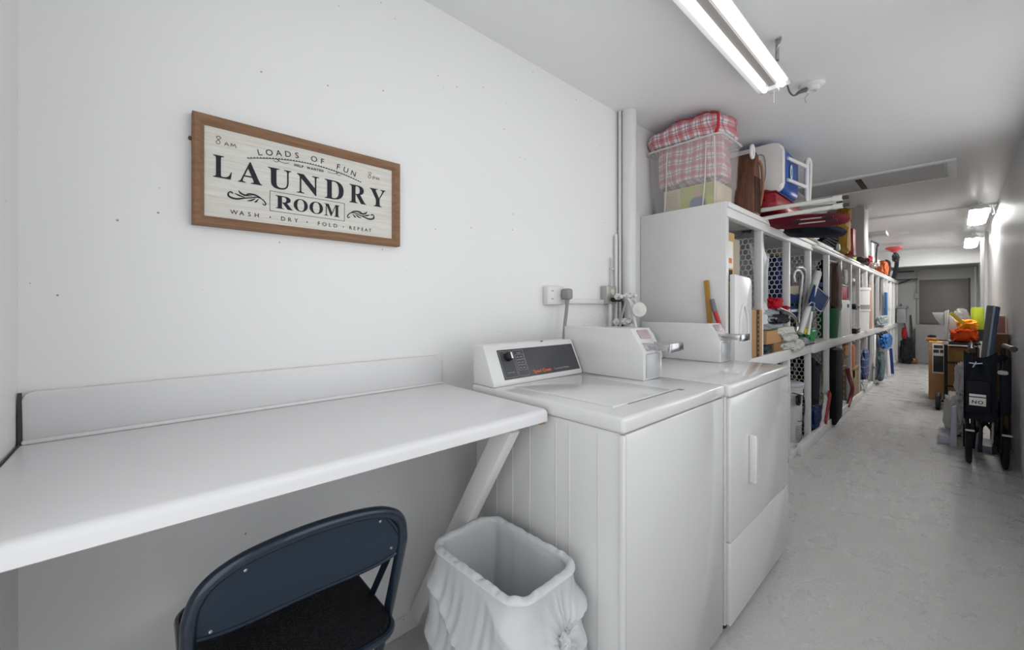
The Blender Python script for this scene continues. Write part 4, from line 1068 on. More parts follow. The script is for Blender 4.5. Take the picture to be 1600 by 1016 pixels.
b = B(); b.box(2.905, 2.955, .8555, .858, ZS + .002, 1.19)
part('tape', b, M_KRAFT, bx, 'dark printed tape')
b = B()
for i in range(9): b.box(2.92, 2.94, .8548, .8556, ZS + .02 + i * .03, ZS + .035 + i * .03)
for i in range(4): b.box(2.756, 2.7602, .87 + i * .017, .876 + i * .017, ZS + .01, ZS + .06)
part('print', b, mat('tan_print', '8d7355', .7), bx)
# soft things behind the wire
def lumpthing(name, lab, cat, c, d, m, seed=1, amp=.2, pw=.6, fr=3, group=None):
    b = B(); b.lump(c, d, seed, amp, pw, fr); return solo(name, b, m, lab, cat, (c[0], c[1], c[2] - d[2] / 2), group)
M_NAVY = mat('navy_cloth', '1e2c5c', .8, var=.2, bump=.3, spec=.2); M_GREYC = mat('grey_cloth', '8f9598', .85, var=.2, vscale=12, bump=.4)
M_DKC = mat('dark_cloth', '2a2b30', .85, var=.3, bump=.3); M_WHC = mat('white_cloth', 'c9c8c6', .8, var=.08, bump=.5, bscale=14)
lumpthing('grey_bundle', 'grey plastic bundle behind the wire mesh of the first upper bay', 'bundle', (3.28, 1.02, 1.33), (.24, .22, .86), mat('silver_wrap', '9a9c9c', .4, var=.3, vscale=20), 2)
lumpthing('dark_bundle', 'dark bag behind the wire mesh next to the grey bundle', 'bag', (3.28, 1.24, 1.25), (.26, .2, .7), M_DKC, 3)
lumpthing('blue_duffel', 'large navy blue bag hanging behind the wire in the second upper bay', 'bag', (3.98, 1.10, 1.38), (.3, .34, .52), M_NAVY, 4)
lumpthing('tan_blanket', 'rolled tan blanket at the top behind the second wire mesh', 'blanket', (3.95, 1.12, 1.67), (.24, .34, .07), mat('tan_cloth', '8d7f66', .85, var=.2), 5)
lumpthing('dark_sack', 'dark grey sack beneath the navy bag in the upper cage', 'bag', (3.95, 1.12, 1.0), (.28, .3, .22), M_DKC, 6)
# bay 2: low boxes, cloths, tube, cap
b = B(); b.box(3.13, 3.55, .862, .98, ZS + .065, ZS + .155, .003); solo('low_carton', b, M_CARD, 'flat tan cardboard box under the cloth heap in the second upper bay', 'carton')
b = B(); b.box(3.32, 3.56, .87, .96, ZS, ZS + .064, .003); solo('small_carton', b, M_CARD2, 'small brown box below the flat tan box', 'carton')
lumpthing('dark_green_cloth', 'dark green and blue cloth beside the small brown box', 'cloth', (3.2, .93, ZS + .035), (.22, .12, .065), mat('dark_teal_cloth', '22343a', .8, var=.3), 8)
M_TARP = mat('tarp_pale', 'b4b6ae', .6, var=.12, bump=.8, bscale=10)
th_ = thing('tarp', 'heap of pale grey tarp spilling off the upper shelf', 'tarp', (3.72, .88, ZS))
for i, (c, d_) in enumerate((((3.70, .90, ZS + .035), (.44, .13, .075)), ((3.66, .885, ZS + .09), (.40, .13, .07)), ((3.60, .89, ZS + .14), (.44, .12, .07)), ((3.83, .85, ZS + .02), (.30, .07, .09)))):
    b = B(); b.lump(c, d_, i + 9, .22, .75, 2.2); part('fold', b, M_TARP, th_)
gc_ = thing('folded_cloth', 'grey folded cloth above the flat tan box', 'cloth', (3.42, .93, ZS + .16))
for i, (c, d_) in enumerate((((3.38, .93, ZS + .185), (.52, .12, .06)), ((3.46, .92, ZS + .235), (.46, .12, .06)), ((3.36, .93, ZS + .28), (.42, .11, .06)))):
    b = B(); b.lump(c, d_, i + 19, .22, .75, 2.2); part('fold', b, M_GREYC, gc_)
lumpthing('paper_bundle', 'white paper bundle left of the grey folded cloth', 'paper', (3.2, .95, ZS + .26), (.2, .12, .22), M_WHC, 11, .2, .6)
cp = thing('baseball_cap', 'bright red cap on top of the cloths in the second upper bay', 'cap', (3.5, .9, 1.24))
b = B(); b.lump((3.46, .92, 1.235), (.22, .12, .09), 3, .28, .8, 3); part('crown', b, mat('cap_red', 'a31220', .8, var=.15, bump=.3), cp)
b = B(); b.lump((3.60, .88, 1.205), (.14, .08, .03), 5, .2, .8); part('brim', b, mat('cap_red'), cp)
b = B(); b.tube([(3.40, .86, 1.20), (3.58, .84, 1.165), (3.74, .835, 1.12), (3.80, .835, 1.07), (3.79, .84, 1.02), (3.74, .845, 1.0)], .0125, n=10, smooth=5)
solo('metal_tube', b, mat('polished_aluminium'), 'bent silver tube lying on the grey cloth', 'tube')
lumpthing('grey_bag', 'dark grey and black bag under the silver tube', 'bag', (3.5, .90, 1.12), (.4, .1, .07), M_DKC, 14, .3)
# bay 3: beach chair
bc = thing('beach_chair', 'folded beach chair with white tube frame and navy fabric in the third upper bay', 'chair', (4.1, .92, ZS))
yb_ = .888
def bp(l): return [at(a_, c_, y=yb_) for a_, c_ in l]
b = B(); b.tube(bp([(1247, 512), (1250, 473), (1253, 441), (1253.5, 430), (1249, 423), (1243, 424), (1240.5, 432), (1242, 440)]), .0095, n=10, smooth=5)
b.tube(bp([(1252, 512), (1256, 473), (1259, 441), (1259, 426), (1254, 418.5), (1246, 418.5)]), .0095, n=10, smooth=5); part('tube_frame', b, M_WP, bc)
for l_ in ([(1237, 461), (1252, 460), (1250, 474), (1237, 474)], [(1237, 478), (1249, 478), (1247, 498), (1237, 498)]):
    b = B(); b.prism([(p.x, p.z) for p in bp(l_)], 'y', .896, .906, .002); part('fabric', b, M_NAVY, bc)
b = B(); b.prism([(p.x, p.z) for p in bp([(1237, 484), (1248, 483), (1248, 487), (1237, 488)])], 'y', .892, .8955, .001); part('white_stripe', b, M_WHC, bc)
b = B(); b.prism([(p.x, p.z) for p in bp([(1237, 447), (1251, 447), (1250, 459), (1237, 459)])], 'y', .898, .906, .002); part('tan_webbing', b, mat('tan_webbing', 'a09484', .7), bc)
um = thing('beach_umbrella', 'white rolled beach umbrella with navy flaps leaning out of the third upper bay', 'umbrella', (4.05, .84, ZS))
b = B(); p0 = at(1250, 521, y=.842); p1 = at(1277, 430, y=.80)
b.tube([p0, p0.lerp(p1, .5), p1, p1 + (p1 - p0).normalized() * .03], [.020, .026, .030, .016], n=14, smooth=3); part('rolled_canopy', b, M_WHC, um)
b = B(); fl = [at(a, c, y=.80) for a, c in ((1272, 444), (1295, 465), (1284, 487), (1272, 480), (1265, 478), (1263, 470))]
b.prism([(p.x, p.z) for p in fl], 'y', .79, .80, .002); part('navy_flap', b, mat('navy_flap', '14305f', .8, bump=.3, spec=.15), um)
b = B(); pp = [at(a, c, y=.788) for a, c in ((1272, 444), (1295, 465), (1284, 487))]; b.tube(pp, .0035, n=6)
pp = [at(a, c, y=.788) for a, c in ((1264, 476), (1268, 472), (1273, 474), (1272, 479), (1279, 485), (1284, 487))]; b.tube(pp, .0035, n=6); part('white_trim', b, M_WHC, um)
b = B(); b.tube([(4.10, .825, .98), at(1268, 487, y=.81)], .011, n=8); part('strut', b, M_WP, um)
b = B(); fl = [at(a, c, y=.83) for a, c in ((1275, 440), (1285, 442), (1284, 449), (1277, 447))]; b.prism([(p.x, p.z) for p in fl], 'y', .825, .835, .002); part('upper_flap', b, mat('navy_flap'), um)
lumpthing('green_toy', 'bright green toy on the upper shelf below the beach umbrella', 'toy', (4.27, .87, ZS + .085), (.24, .1, .11), mat('toy_green', '2f8a4c', .5, var=.25), 21, .35)
lumpthing('yellow_ball', 'small yellow object touching the green toy', 'toy', (4.10, .865, ZS + .125), (.09, .06, .06), mat('toy_yellow', 'c4b63e', .5), 22, .3)
for i, (x, lab) in enumerate(((4.13, 'grey shoe on the shelf edge under the green toy, the nearer one'), (4.30, 'grey shoe on the shelf edge under the green toy, the farther one'))):
    t = thing('shoe', lab, 'shoe', (x, .86, ZS), group='grey shoes under the green toy')
    b = B(); b.prism([(-.08, .0), (.08, 0), (.082, .022), (.05, .034), (.015, .055), (-.03, .062), (-.08, .06)], 'y', -.028, .028, .010, Matrix.Translation((x, .865, ZS + .010))); part('upper', b, M_GREYC, t)
    b = B(); b.prism([(-.082, 0), (.084, 0), (.085, .012), (-.082, .012)], 'y', -.03, .03, .003, Matrix.Translation((x, .865, ZS))); part('sole', b, M_DARK, t)
lumpthing('green_net', 'dark green net bag behind the wire past the beach umbrella', 'bag', (4.62, 1.0, 1.1), (.2, .18, .42), mat('net_green', '1f5a3c', .7, var=.3), 24)
b = B(); b.box(4.44, 4.56, .9, .93, ZS, ZS + .16, .004).tube([(4.46, .9, ZS + .16), (4.46, .9, ZS + .21), (4.54, .9, ZS + .21), (4.54, .9, ZS + .16)], .008, n=6)
solo('white_jug', b, M_PLAST, 'small white jug on the shelf next to the green net', 'jug')
# bay 5
gm = thing('hanging_garments', 'dark brown and black coats hanging in the fifth upper bay', 'coat', (5.3, .9, 1.2))
b = B(); b.lump((5.30, .93, 1.44), (.30, .10, .52), 4, .15, .5, 2.5); part('black_coat', b, mat('coat_black', '191718', .85, bump=.3), gm)
b = B(); b.lump((5.62, .88, 1.42), (.26, .08, .56), 6, .15, .5, 2.5); part('brown_coat', b, mat('coat_brown', '5c4a44', .85, bump=.3), gm)
b = B(); b.cyl((5.1, .90, 1.70), (5.75, .88, 1.71), .008, n=8); part('hanger_bar', b, M_WP, gm)
gb = thing('green_bin', 'dark green waste bin on the upper shelf edge', 'bin', (5.42, .87, ZS))
b = B(); b.lathe([(.0, 0), (.105, 0), (.11, .01), (.135, .30), (.142, .305), (.142, .315), (.13, .315), (.10, .02), (0, .02)], (5.42, .92, ZS), 4 * 7, sx=1.35, sy=.75); part('bin_body', b, mat('bin_green', '0f5a35', .45), gb)
wp = thing('white_dispenser', 'white upright plastic box with a black square button on the upper shelf', 'appliance', (6.0, .87, ZS))
b = B(); b.box(5.70, 6.30, .85, 1.0, ZS, 1.30, .02); part('body', b, M_PLAST, wp)
b = B(); b.box(6.10, 6.20, .846, .851, 1.21, 1.25, .003); part('button', b, M_BLACK, wp)
rd = thing('red_canister', 'red can with a darker band standing on the white upright box', 'can', (5.95, .9, 1.302))
b = B(); b.box(5.80, 6.22, .86, .95, 1.302, 1.475, .012); part('body', b, mat('can_red', '9b1525', .4, var=.15), rd)
b = B(); b.box(5.82, 6.2, .8575, .861, 1.45, 1.465, .001).box(6.19, 6.224, .855, .953, 1.32, 1.46, .001); part('band', b, M_DARK, rd)
lumpthing('white_rag', 'white rag hanging above the red can', 'rag', (5.93, .845, 1.56), (.16, .03, .16), M_WHC, 31, .3)
lumpthing('black_shoe_pair', 'black object on the shelf right of the white upright box', 'object', (6.62, .86, 1.22), (.26, .09, .07), M_BLACK, 32, .3)
lumpthing('black_cable', 'coil of black cable on the shelf at the foot of the sixth post', 'cable', (6.62, .85, ZS + .035), (.36, .08, .07), M_BLACK, 33, .35)
bk = thing('white_bucket', 'white upright bucket stack with a grey label band on the upper shelf', 'bucket', (7.45, .9, ZS))
b = B(); b.lathe([(0, 0), (.16, 0), (.165, .27), (.175, .275), (.175, .30), (.165, .30), (.17, .56), (.18, .565), (.18, .60), (0, .60)], (7.42, .96, ZS), 28); part('body', b, M_PLAST, bk)
b = B(); b.lathe([(.1672, .30), (.1685, .36), (.1685, .362), (.1, .33)], (7.42, .96, ZS), 28, closed=True); part('band', b, mat('band_grey', '8b8580', .5), bk)
b = B(); b.box(8.02, 8.5, .86, .92, ZS, 1.55, .004); solo('tan_board', b, mat('tan_board', 'b3937e', .7), 'tan cardboard sheet leaning right of the white bucket', 'board')
b = B(); b.box(7.2, 8.6, .95, 1.3, 1.58, 1.62, .004); solo('upper_carton_sheet', b, mat('greige_carton'), 'flat grey cardboard lying across above the white bucket', 'board')
lumpthing('pale_bag', 'pale blue-grey bag overhanging the middle rail', 'bag', (9.3, .84, ZS + .10), (.9, .10, .17), mat('pale_blue_grey', 'aeb6ba', .5, var=.1), 35, .25)
b = B(); b.box(9.55, 9.72, .80, .83, 1.08, 1.48, .004); solo('blue_level', b, mat('tool_blue', '2a6fa8', .5), 'vertical blue strip hooked on the front of the upper cage', 'tool')
tt = thing('grey_tote', 'grey lidded tote hanging past the end of the middle rail', 'tote', (12.0, .75, .9))
b = B(); b.box(11.9, 12.24, .70, .84, ZS, 1.20, .012); part('body', b, mat('tote_grey', '8e8f90', .5), tt)
b = B(); b.box(11.88, 12.26, .68, .84, 1.20, 1.25, .008); part('lid', b, mat('tote_lid', '6f7073', .5), tt)
for i, (x0, x1, z0, z1, lab) in enumerate(((7.7, 7.95, 1.28, 1.72, 'white sheet hung at the front beside the tan sheet'), (8.45, 8.8, 1.40, 1.72, 'white sheet hung at the front past the tan sheet'), (10.1, 12.1, 1.2, 1.70, 'long white board filling the far upper bays'), (9.7, 12.1, .90, 1.15, 'low white board across the far upper bays'))):
    b = B(); b.box(x0, x1, .90, .915, z0, z1, .003); solo('white_sheet', b, M_WHITE2, lab, 'board')

# ---------------------------------------------------------------- lower bays
pk = thing('paint_bucket', 'white paint bucket with wire handle on the floor of the lower cage', 'bucket', (4.175, 1.0, ZF))
b = B(); b.lathe([(0, 0), (.105, 0), (.108, .005), (.118, .40), (.124, .405), (.124, .415), (.119, .418), (.121, .455), (.126, .457), (.126, .47), (.117, .47), (.115, .43), (.10, .02), (0, .02)], (4.175, 1.0, ZF), 36); part('body', b, mat('bucket_white', 'c4c5c6', .5), pk)
b = B(); b.lathe([(0, .471), (.128, .471), (.131, .475), (.131, .50), (.124, .505), (0, .505)], (4.175, 1.0, ZF), 36); part('lid', b, mat('lid_grey', 'b9bcc0', .5), pk)
b = B(); b.tube([(4.07, .93, ZF + .43), (4.14, .868, ZF + .40), (4.27, .885, ZF + .31), (4.24, .88, ZF + .25), (4.12, .868, ZF + .20), (4.06, .89, ZF + .20)], .0035, n=6, smooth=4); part('handle', b, M_DARK, pk)
b = B()
for i in range(9):
    for a0, a1 in ((-130, -105), (-100, -75)):
        pts = [(4.175 + .112 * math.cos(math.radians(a)), 1.0 + .112 * math.sin(math.radians(a)), ZF + .03 + i * .014) for a in range(a0, a1 + 1, 5)]; b.tube(pts, .0022, n=5)
part('label_print', b, mat('print_grey', '5f6064', .6), pk)
lumpthing('black_cable', 'black cable bundle on the paint bucket lid', 'cable', (4.06, .885, .43), (.06, .03, .09), M_BLACK, 41, .35)
lumpthing('dark_bundle', 'dark sack behind the lower wire mesh above the paint bucket', 'bag', (4.62, 1.18, .5), (.2, .26, .6), M_DKC, 42)
lumpthing('dark_bundle', 'dark sack behind the lower wire mesh of the second bay', 'bag', (3.98, 1.22, .66), (.3, .26, .24), M_DKC, 43)
bs = thing('black_suitcase', 'black hard suitcase tilted in the third lower bay', 'suitcase', (4.72, .9, .3))
b = B(); M = Matrix.Translation((4.70, .915, .50)) @ Matrix.Rotation(math.radians(14), 4, 'Y')
b.box(-.20, .20, -.03, .09, -.24, .22, .035, M, seg=3); part('shell', b, mat('case_black2', '0c0d0f', .7, spec=.1), bs)
b = B(); b.box(-.14, .14, -.034, -.028, -.16, .15, .003, M); b.box(-.05, .05, -.045, -.03, .17, .19, .004, M); part('panel', b, mat('case_panel', '161c28', .7, spec=.1), bs)
lumpthing('blue_sack', 'dark blue sack below the black suitcase', 'bag', (4.62, .90, .19), (.3, .1, .22), mat('sack_blue', '1b2d55', .7, var=.3), 44)
b = B(); b.box(4.44, 4.62, .885, .95, ZF, .14, .01); solo('dark_red_box', b, mat('box_maroon', '4a1418', .6), 'dark red box on the floor under the blue sack', 'box')
sg2 = thing('striped_board', 'red and white board leaning in the third lower bay', 'board', (4.9, .88, ZF))
b = B(); b.bar((4.74, .85, ZF), (4.93, .845, .33), .012, .10, .002, up=(0, 0, 1)); part('white_part', b, M_PLAST, sg2)
b = B(); b.bar((4.84, .84, ZF + .05), (5.03, .835, .36), .014, .085, .002, up=(0, 0, 1)); part('red_part', b, mat('strip_red', '9c2424', .5), sg2)
b = B(); b.prism([(5.12, .02), (5.45, .05), (5.5, .3), (5.44, .56), (5.46, .78), (5.12, .79), (5.10, .55)], 'y', .80, .86, .02)
solo('black_garment_bag', b, mat('garment_black', '0c0d10', .8, bump=.2), 'long black garment bag hanging in front of the fourth lower bay', 'bag')
lumpthing('tangled_wire', 'tangle of dark wire racks in the fifth lower bay', 'wire', (5.86, .93, .42), (.5, .12, .7), mat('mixed_dark', '3c3a38', .6, .3, var=.4, vscale=25), 46, .3)
b = B(); b.tube([(6.04, .84, .50), (6.10, .83, .38), (6.22, .82, .26), (6.18, .83, .15), (6.05, .84, .06)], .02, n=10, smooth=4); solo('red_hose', b, mat('hose_red', '7e2228', .4), 'curved dark red hose in front of the fifth lower bay', 'hose')
lumpthing('cardboard_scrap', 'crushed brown cardboard at the top of the fifth lower bay', 'cardboard', (6.15, .9, .70), (.35, .08, .18), M_CARD2, 47, .3)
b = B(); b.box(6.55, 6.72, .86, .92, .30, .74, .02); solo('garden_tool', b, mat('dull_orange', 'b0623c', .6), 'orange handled item upright in the seventh lower bay', 'tool')
b = B(); b.box(6.48, 7.0, .86, .98, ZF, .42, .006).box(6.47, 7.01, .85, .985, .42, .45, .004); solo('tan_box', b, mat('tan_dull', '8e7c5f', .7), 'tan box with a paler lid under the orange item', 'carton')
M_PL2 = plaid_mat('blue_plaid', '2d3f7c', '1b2a5e', 'aab3cc', '6f7fb5', axes=(0, 2), sc=1.6, bump=.2)
lumpthing('plaid_blanket', 'blue plaid blanket hanging in the eighth lower bay', 'blanket', (7.42, .84, .42), (.42, .06, .42), M_PL2, 49, .15)
lumpthing('white_sack', 'white sack on the floor below the blue plaid blanket', 'bag', (7.35, .86, .14), (.4, .08, .18), M_WHC, 50, .25)
b = B(); b.tube([(8.2, .84, .05), (8.35, .84, .45), (8.5, .85, .78)], .02, n=8); b.tube([(8.75, .82, .05), (8.8, .83, .45), (8.7, .85, .78)], .016, n=8); b.tube([(8.25, .83, .3), (8.8, .82, .32)], .014, n=6)
solo('walker_frame', b, mat('walker_grey', 'a9aaac', .4, .6), 'grey metal walking frame leaning on the far lower bays', 'walker')
lumpthing('teal_sack', 'grey-green cloth sack hung on the walking frame', 'bag', (8.62, .79, .28), (.5, .07, .44), mat('teal_grey', '5c6c70', .8, var=.25), 52, .2)
lumpthing('blue_bag', 'bright blue plastic bag hanging from the cage near its far end', 'bag', (9.0, .76, .66), (1.1, .10, .22), mat('bright_blue', '1b67b0', .45, var=.2, bump=.5, bscale=8), 53, .3, .7)
for i, (x, lab) in enumerate(((9.4, 'white pole with dark foot under the bright blue bag, the nearer one'), (9.9, 'navy folded umbrella under the bright blue bag'))):
    b = B(); b.tube([(x, .76, .03), (x + .1, .78, .30), (x + .2, .79, .46)], [.03, .028, .02], n=8); b.lathe([(0, 0), (.07, 0), (.06, .03), (0, .03)], (x, .76, .0), 14) if i == 0 else None
    solo('cane' if i == 0 else 'umbrella', b, M_PLAST if i == 0 else M_NAVY, lab, 'cane' if i == 0 else 'umbrella')
for i in range(5):
    x = 8.55 + i * .25
    b = B(); b.tube([(x, .825, .80), (x, .80, .79), (x + .02, .795, .75), (x + .08, .80, .735)], .012, n=6, smooth=3)
    solo('hook', b, M_BLACK, 'black hooks along the middle rail above the bright blue bag', 'hook', group='hooks on the middle rail')
lumpthing('red_glove', 'small red object hanging at the far end of the middle rail', 'glove', (12.2, .74, .66), (.1, .08, .24), mat('glove_red', 'a3242f', .7), 55, .2)
lumpthing('black_sack', 'black bag slumped on the floor at the far end of the cage', 'bag', (12.28, .70, .28), (.3, .2, .56), M_DKC, 56, .3)
# ---------------------------------------------------------------- end of the corridor
XEi = XE - .002
M_PANEL = mat('dark_grey_panel', '6f6b68', .5)
dp = thing('grey_wall_panel', 'large dark grey panel on the end wall of the corridor', 'panel', (12.58, .16, .87))
b = B(); b.box(XEi - .03, XEi, -.205, .521, .86, 1.82, .004); part('board', b, M_PANEL, dp)
b = B(); b.box(XEi - .036, XEi - .03, -.215, -.19, .86, 1.83, .002); part('edge_strip', b, M_DARK, dp)
b = B(); M = Matrix.Rotation(math.radians(-4), 4, 'Y')
pr = [(p[0] + .20, p[1] + .43) for p in rrect(.76, .84, .06, 5)]
b.prism(pr, 'x', 12.46, 12.50, .006)
solo('folding_table_top', b, mat('table_grey', '9a9998', .5), 'light grey folded table with rounded corners leaning on the end wall', 'table', (12.48, .2, .01))
b = B(); b.tube([(XEi - .02, .56, .0), (XEi - .02, .56, 1.98), (XEi - .02, .50, 2.06), (XEi - .02, -.3, 2.06)], .012, n=8); b.box(XEi - .06, XEi, .53, .60, 1.42, 1.54, .004)
solo('end_conduit', b, mat('conduit_grey', 'a3a3a2', .4), 'grey conduit with a small box framing the dark grey panel', 'pipe', (XEi - .02, .56, 0))
b = B(); b.tube([(XEi - .02, -.285, .6), (XEi - .02, -.285, 2.05)], .018, n=8); solo('corner_pipe', b, M_WHITE2, 'white vertical pipe in the right corner of the end wall', 'pipe')
for i, (y0, y1, z1, lab) in enumerate(((.62, .82, 1.30, 'long dark pole leaning against the end wall, the more slanted one'), (.59, .66, 1.05, 'long dark pole leaning against the end wall, the more upright one'))):
    b = B(); b.cyl((12.42, y0, .0), (12.56, y1, z1), .014, n=8); solo('leaning_pole', b, mat('pole_dark', '4b4744', .5), lab, 'pole')
b = B(); b.lump((12.3, .60, .06), (.12, .12, .1), 3, .3); solo('brown_bag', b, M_CARD2, 'small brown bag at the foot of the leaning poles', 'bag', (12.3, .6, .01))
b = B(); b.cyl((9.28, YR + .012, 1.7), (9.28, YR + .012, 2.0), .012, n=8); solo('yellow_tag', b, mat('tag_yellow', 'd5c83c', .5), 'small yellow strip between the white jambs on the right wall', 'tag')

# ---------------------------------------------------------------- cart with boxes at the right wall
ca = thing('luggage_cart', 'black metal folding cart holding cardboard boxes by the right wall', 'cart', (7.05, -.04, 0))
M_BM = mat('black_metal', '101112', .4, .3)
b = B()
for y in (.072, -.16): b.tube([(7.03, y, .03), (7.03, y, .79)], .016, n=10)
part('upright', b, M_BM, ca)
for z in (.78, .56, .28, .05):
    b = B(); b.tube([(7.03, .072, z), (7.03, -.16, z)], .012, n=8); part('rung', b, M_BM, ca)
b = B(); b.box(7.02, 7.62, -.20, .10, .782, .80, .003); part('top_tray', b, M_BM, ca)
b = B(); b.cyl((7.022, .06, .765), (7.022, -.17, .765), .009, n=8); part('top_bar', b, M_WP, ca)
b = B(); b.lathe([(0, -.02), (.022, -.02), (.026, 0), (.022, .02), (0, .02)], (7.02, .074, .79), 14); part('knob', b, M_PLAST, ca)
for y in (.135, -.2):
    b = B(); M = Matrix.Translation((6.97, y, .10)) @ Matrix.Rotation(PI / 2, 4, 'X')
    b.lathe([(0, -.02), (.05, -.02), (.085, -.024), (.10, -.015), (.10, .015), (.085, .024), (.05, .02), (0, .02)], (0, 0, 0), 28, M); wh = part('wheel', b, M_BM, ca)
    b = B(); b.lathe([(0, -.026), (.03, -.026), (.03, .026), (0, .026)], (0, 0, 0), 16, M); part('hub', b, M_GREYMETAL, wh)
b = B(); b.bar((7.05, .09, .10), (6.97, .12, .10), .02, .02); b.box(7.03, 7.6, -.2, .1, .095, .11, .002); b.tube([(7.55, .09, 0.0), (7.55, .09, .1)], .012, n=8); b.tube([(7.55, -.19, 0.0), (7.55, -.19, .1)], .012, n=8); part('base', b, M_BM, ca)
cb = thing('cardboard_box', 'tall brown cardboard box standing in the black cart', 'carton', (7.3, -.05, .112))
b = B(); b.box(7.06, 7.52, -.19, .05, .112, .74, .005); part('carton_body', b, M_CARD2, cb)
b = B(); b.box(7.056, 7.061, -.14, .0, .55, .70, .001); part('flap', b, mat('ochre_card', '8f7440', .7), cb)
cb2 = thing('cardboard_box', 'brown box with a printed white label left of the black cart', 'carton', (7.9, .16, 0))
b = B(); b.box(7.66, 8.1, .05, .235, 0, .76, .004); part('carton_body', b, M_CARD, cb2)
b = B(); b.box(7.655, 7.661, .09, .20, .35, .74, .001); lab_ = part('label', b, mat('label_white'), cb2, 'white printed label')
b = B(); b.box(7.652, 7.6555, .10, .19, .37, .58, .001); b.box(7.652, 7.6555, .10, .13, .62, .66).box(7.652, 7.6555, .14, .19, .62, .66).box(7.652, 7.6555, .105, .185, .68, .72); part('label_print', b, mat('label_dark', '3d4147', .6), lab_)
# on the cart
zt = .803
ob_ = thing('orange_bag', 'bright orange bag lying on top of the black cart', 'bag', (7.3, -.09, zt))
b = B(); b.lump((7.28, -.07, zt + .085), (.36, .22, .17), 3, .25, .6, 2.5); part('bag_body', b, mat('vivid_orange', 'e0501a', .6, var=.1, bump=.4, bscale=10), ob_)
b = B(); b.lump((7.26, -.09, zt + .19), (.30, .18, .14), 5, .3, .7, 2.5); part('bag_top', b, mat('light_orange', 'f0941f', .6, var=.1, bump=.4, bscale=10), ob_)
b = B(); b.prism([(p[0], p[1]) for p in ((.085, zt), (.06, zt), (.05, zt + .38), (.085, zt + .36))], 'x', 7.12, 7.42, .006)
solo('foam_sheet', b, mat('white_foam', 'e3e3e1', .7), 'upright white foam panel left of the orange bag', 'foam')
b = B(); b.prism([(.0 + .045, zt + .33), (.045, zt + .10), (-.02, zt + .13), (-.04, zt + .2)], 'x', 7.16, 7.36, .006)
solo('foam_wedge', b, mat('white_foam'), 'white foam wedge between the foam panel and the orange bag', 'foam')
b = B(); b.prism([(.19, zt + .345), (.09, zt + .345), (.09, zt + .19), (.12, zt + .2), (.16, zt + .27)], 'x', 7.15, 7.19, .004); b.box(7.146, 7.15, .115, .135, zt + .27, zt + .285)
solo('foam_offcut', b, mat('white_foam'), 'white triangular blade sticking out left of the foam panel', 'foam', (7.17, .1, zt + .19))
b = B(); b.bar((7.08, .035, zt + .34), (7.10, -.07, zt + .22), .02, .025, .004)
solo('yellow_stick', b, mat('stick_yellow', 'd1b52e', .5), 'yellow stick resting on the foam panel and the orange bag', 'stick', (7.09, 0, zt + .2))
b = B(); b.lathe([(0, 0), (.05, 0), (.055, .02), (.055, .24), (.045, .27), (0, .27)], (7.52, -.185, zt), 20)
solo('lime_bottle', b, mat('lime', 'b4cf35', .4), 'lime green cylinder behind the orange bag', 'bottle', (7.52, -.185, zt)).location.z += .14
b = B(); b.cyl((7.52, -.185, zt), (7.52, -.185, zt + .139), .06, n=20); solo('grey_tin', b, M_DARK, 'grey tin under the lime green cylinder', 'tin', (7.52, -.185, zt))
b = B(); b.lump((7.50, -.05, zt + .20), (.12, .16, .38), 7, .2, .8); solo('clear_bag', b, mat('clear_bag', 'bfc2c0', .3, alpha=.4), 'clear plastic bag standing behind the orange bag', 'bag', (7.5, -.05, zt))
t = thing('toy_plane', 'small orange and black toy sticking out left of the cart', 'toy', (7.1, .17, .80))
b = B(); b.lump((7.09, .185, .82), (.1, .1, .04), 4, .3); part('orange_part', b, mat('toy_orange', 'e09a2e', .5), t)
b = B(); b.tube([(7.09, .18, .82), (7.09, .05, .812)], .008, n=6); b.lump((7.09, .19, .86), (.05, .07, .03), 3, .3); part('black_part', b, M_BLACK, t)
# boards and mats leaning on the right wall
def lean(name, quad, x0, x1, m, lab, cat, sub_=None):
    q = [at(a_, c_, x=x0) for a_, c_ in quad]; q = [(p.y, p.z) for p in q]
    (bl, tl, tr, br) = q
    fl = lambda a_, c_: (a_[0] + (a_[0] - c_[0]) * a_[1] / (c_[1] - a_[1]), .001)
    b = B(); b.prism([fl(bl, tl), tl, tr, fl(br, tr)], 'x', x0, x1, .008); return solo(name, b, m, lab, cat)
lean('grey_board', ((1530, 578), (1542, 477), (1556, 478), (1545, 578)), 5.30, 5.34, mat('board_grey', '7e7d7b', .6), 'grey board leaning beside the blue mat at the right wall', 'board')
lean('blue_mat', ((1540, 580), (1555, 478), (1563.5, 480), (1549, 582)), 5.20, 5.28, mat('mat_blue', '4c5f7a', .4, var=.15), 'folded blue-grey mat leaning against the right wall behind the wheelchair', 'mat')
lean('mat_highlight', ((1539, 580), (1552.5, 479), (1556, 479), (1543, 580)), 5.165, 5.198, mat('highlight_blue', '9fb3cc', .35), 'pale blue painted highlight along the edge of the blue mat', 'strip')  # highlight on the mat, modelled as a pale strip
b = B(); b.box(5.42, 5.7, -.308, -.215, 0, .98, .006); solo('flat_carton', b, M_CARD2, 'flat brown carton standing against the right wall behind the wheelchair', 'carton')
b = B(); b.box(5.80, 5.9, -.31, -.23, 0, 1.13, .006); solo('pink_board', b, mat('pink_board', 'c88f86', .6), 'narrow pink board behind the flat brown carton', 'board')
lumpthing('white_trash_bag', 'white plastic bag on the floor between the cart and the wheelchair', 'bag', (5.72, -.0, .19), (.34, .14, .38), M_WHC, 61, .25)
lumpthing('white_trash_bag', 'smaller white bundle on top of the plastic bag beside the wheelchair', 'bag', (5.72, -.05, .53), (.25, .10, .30), M_WHC, 62, .3)
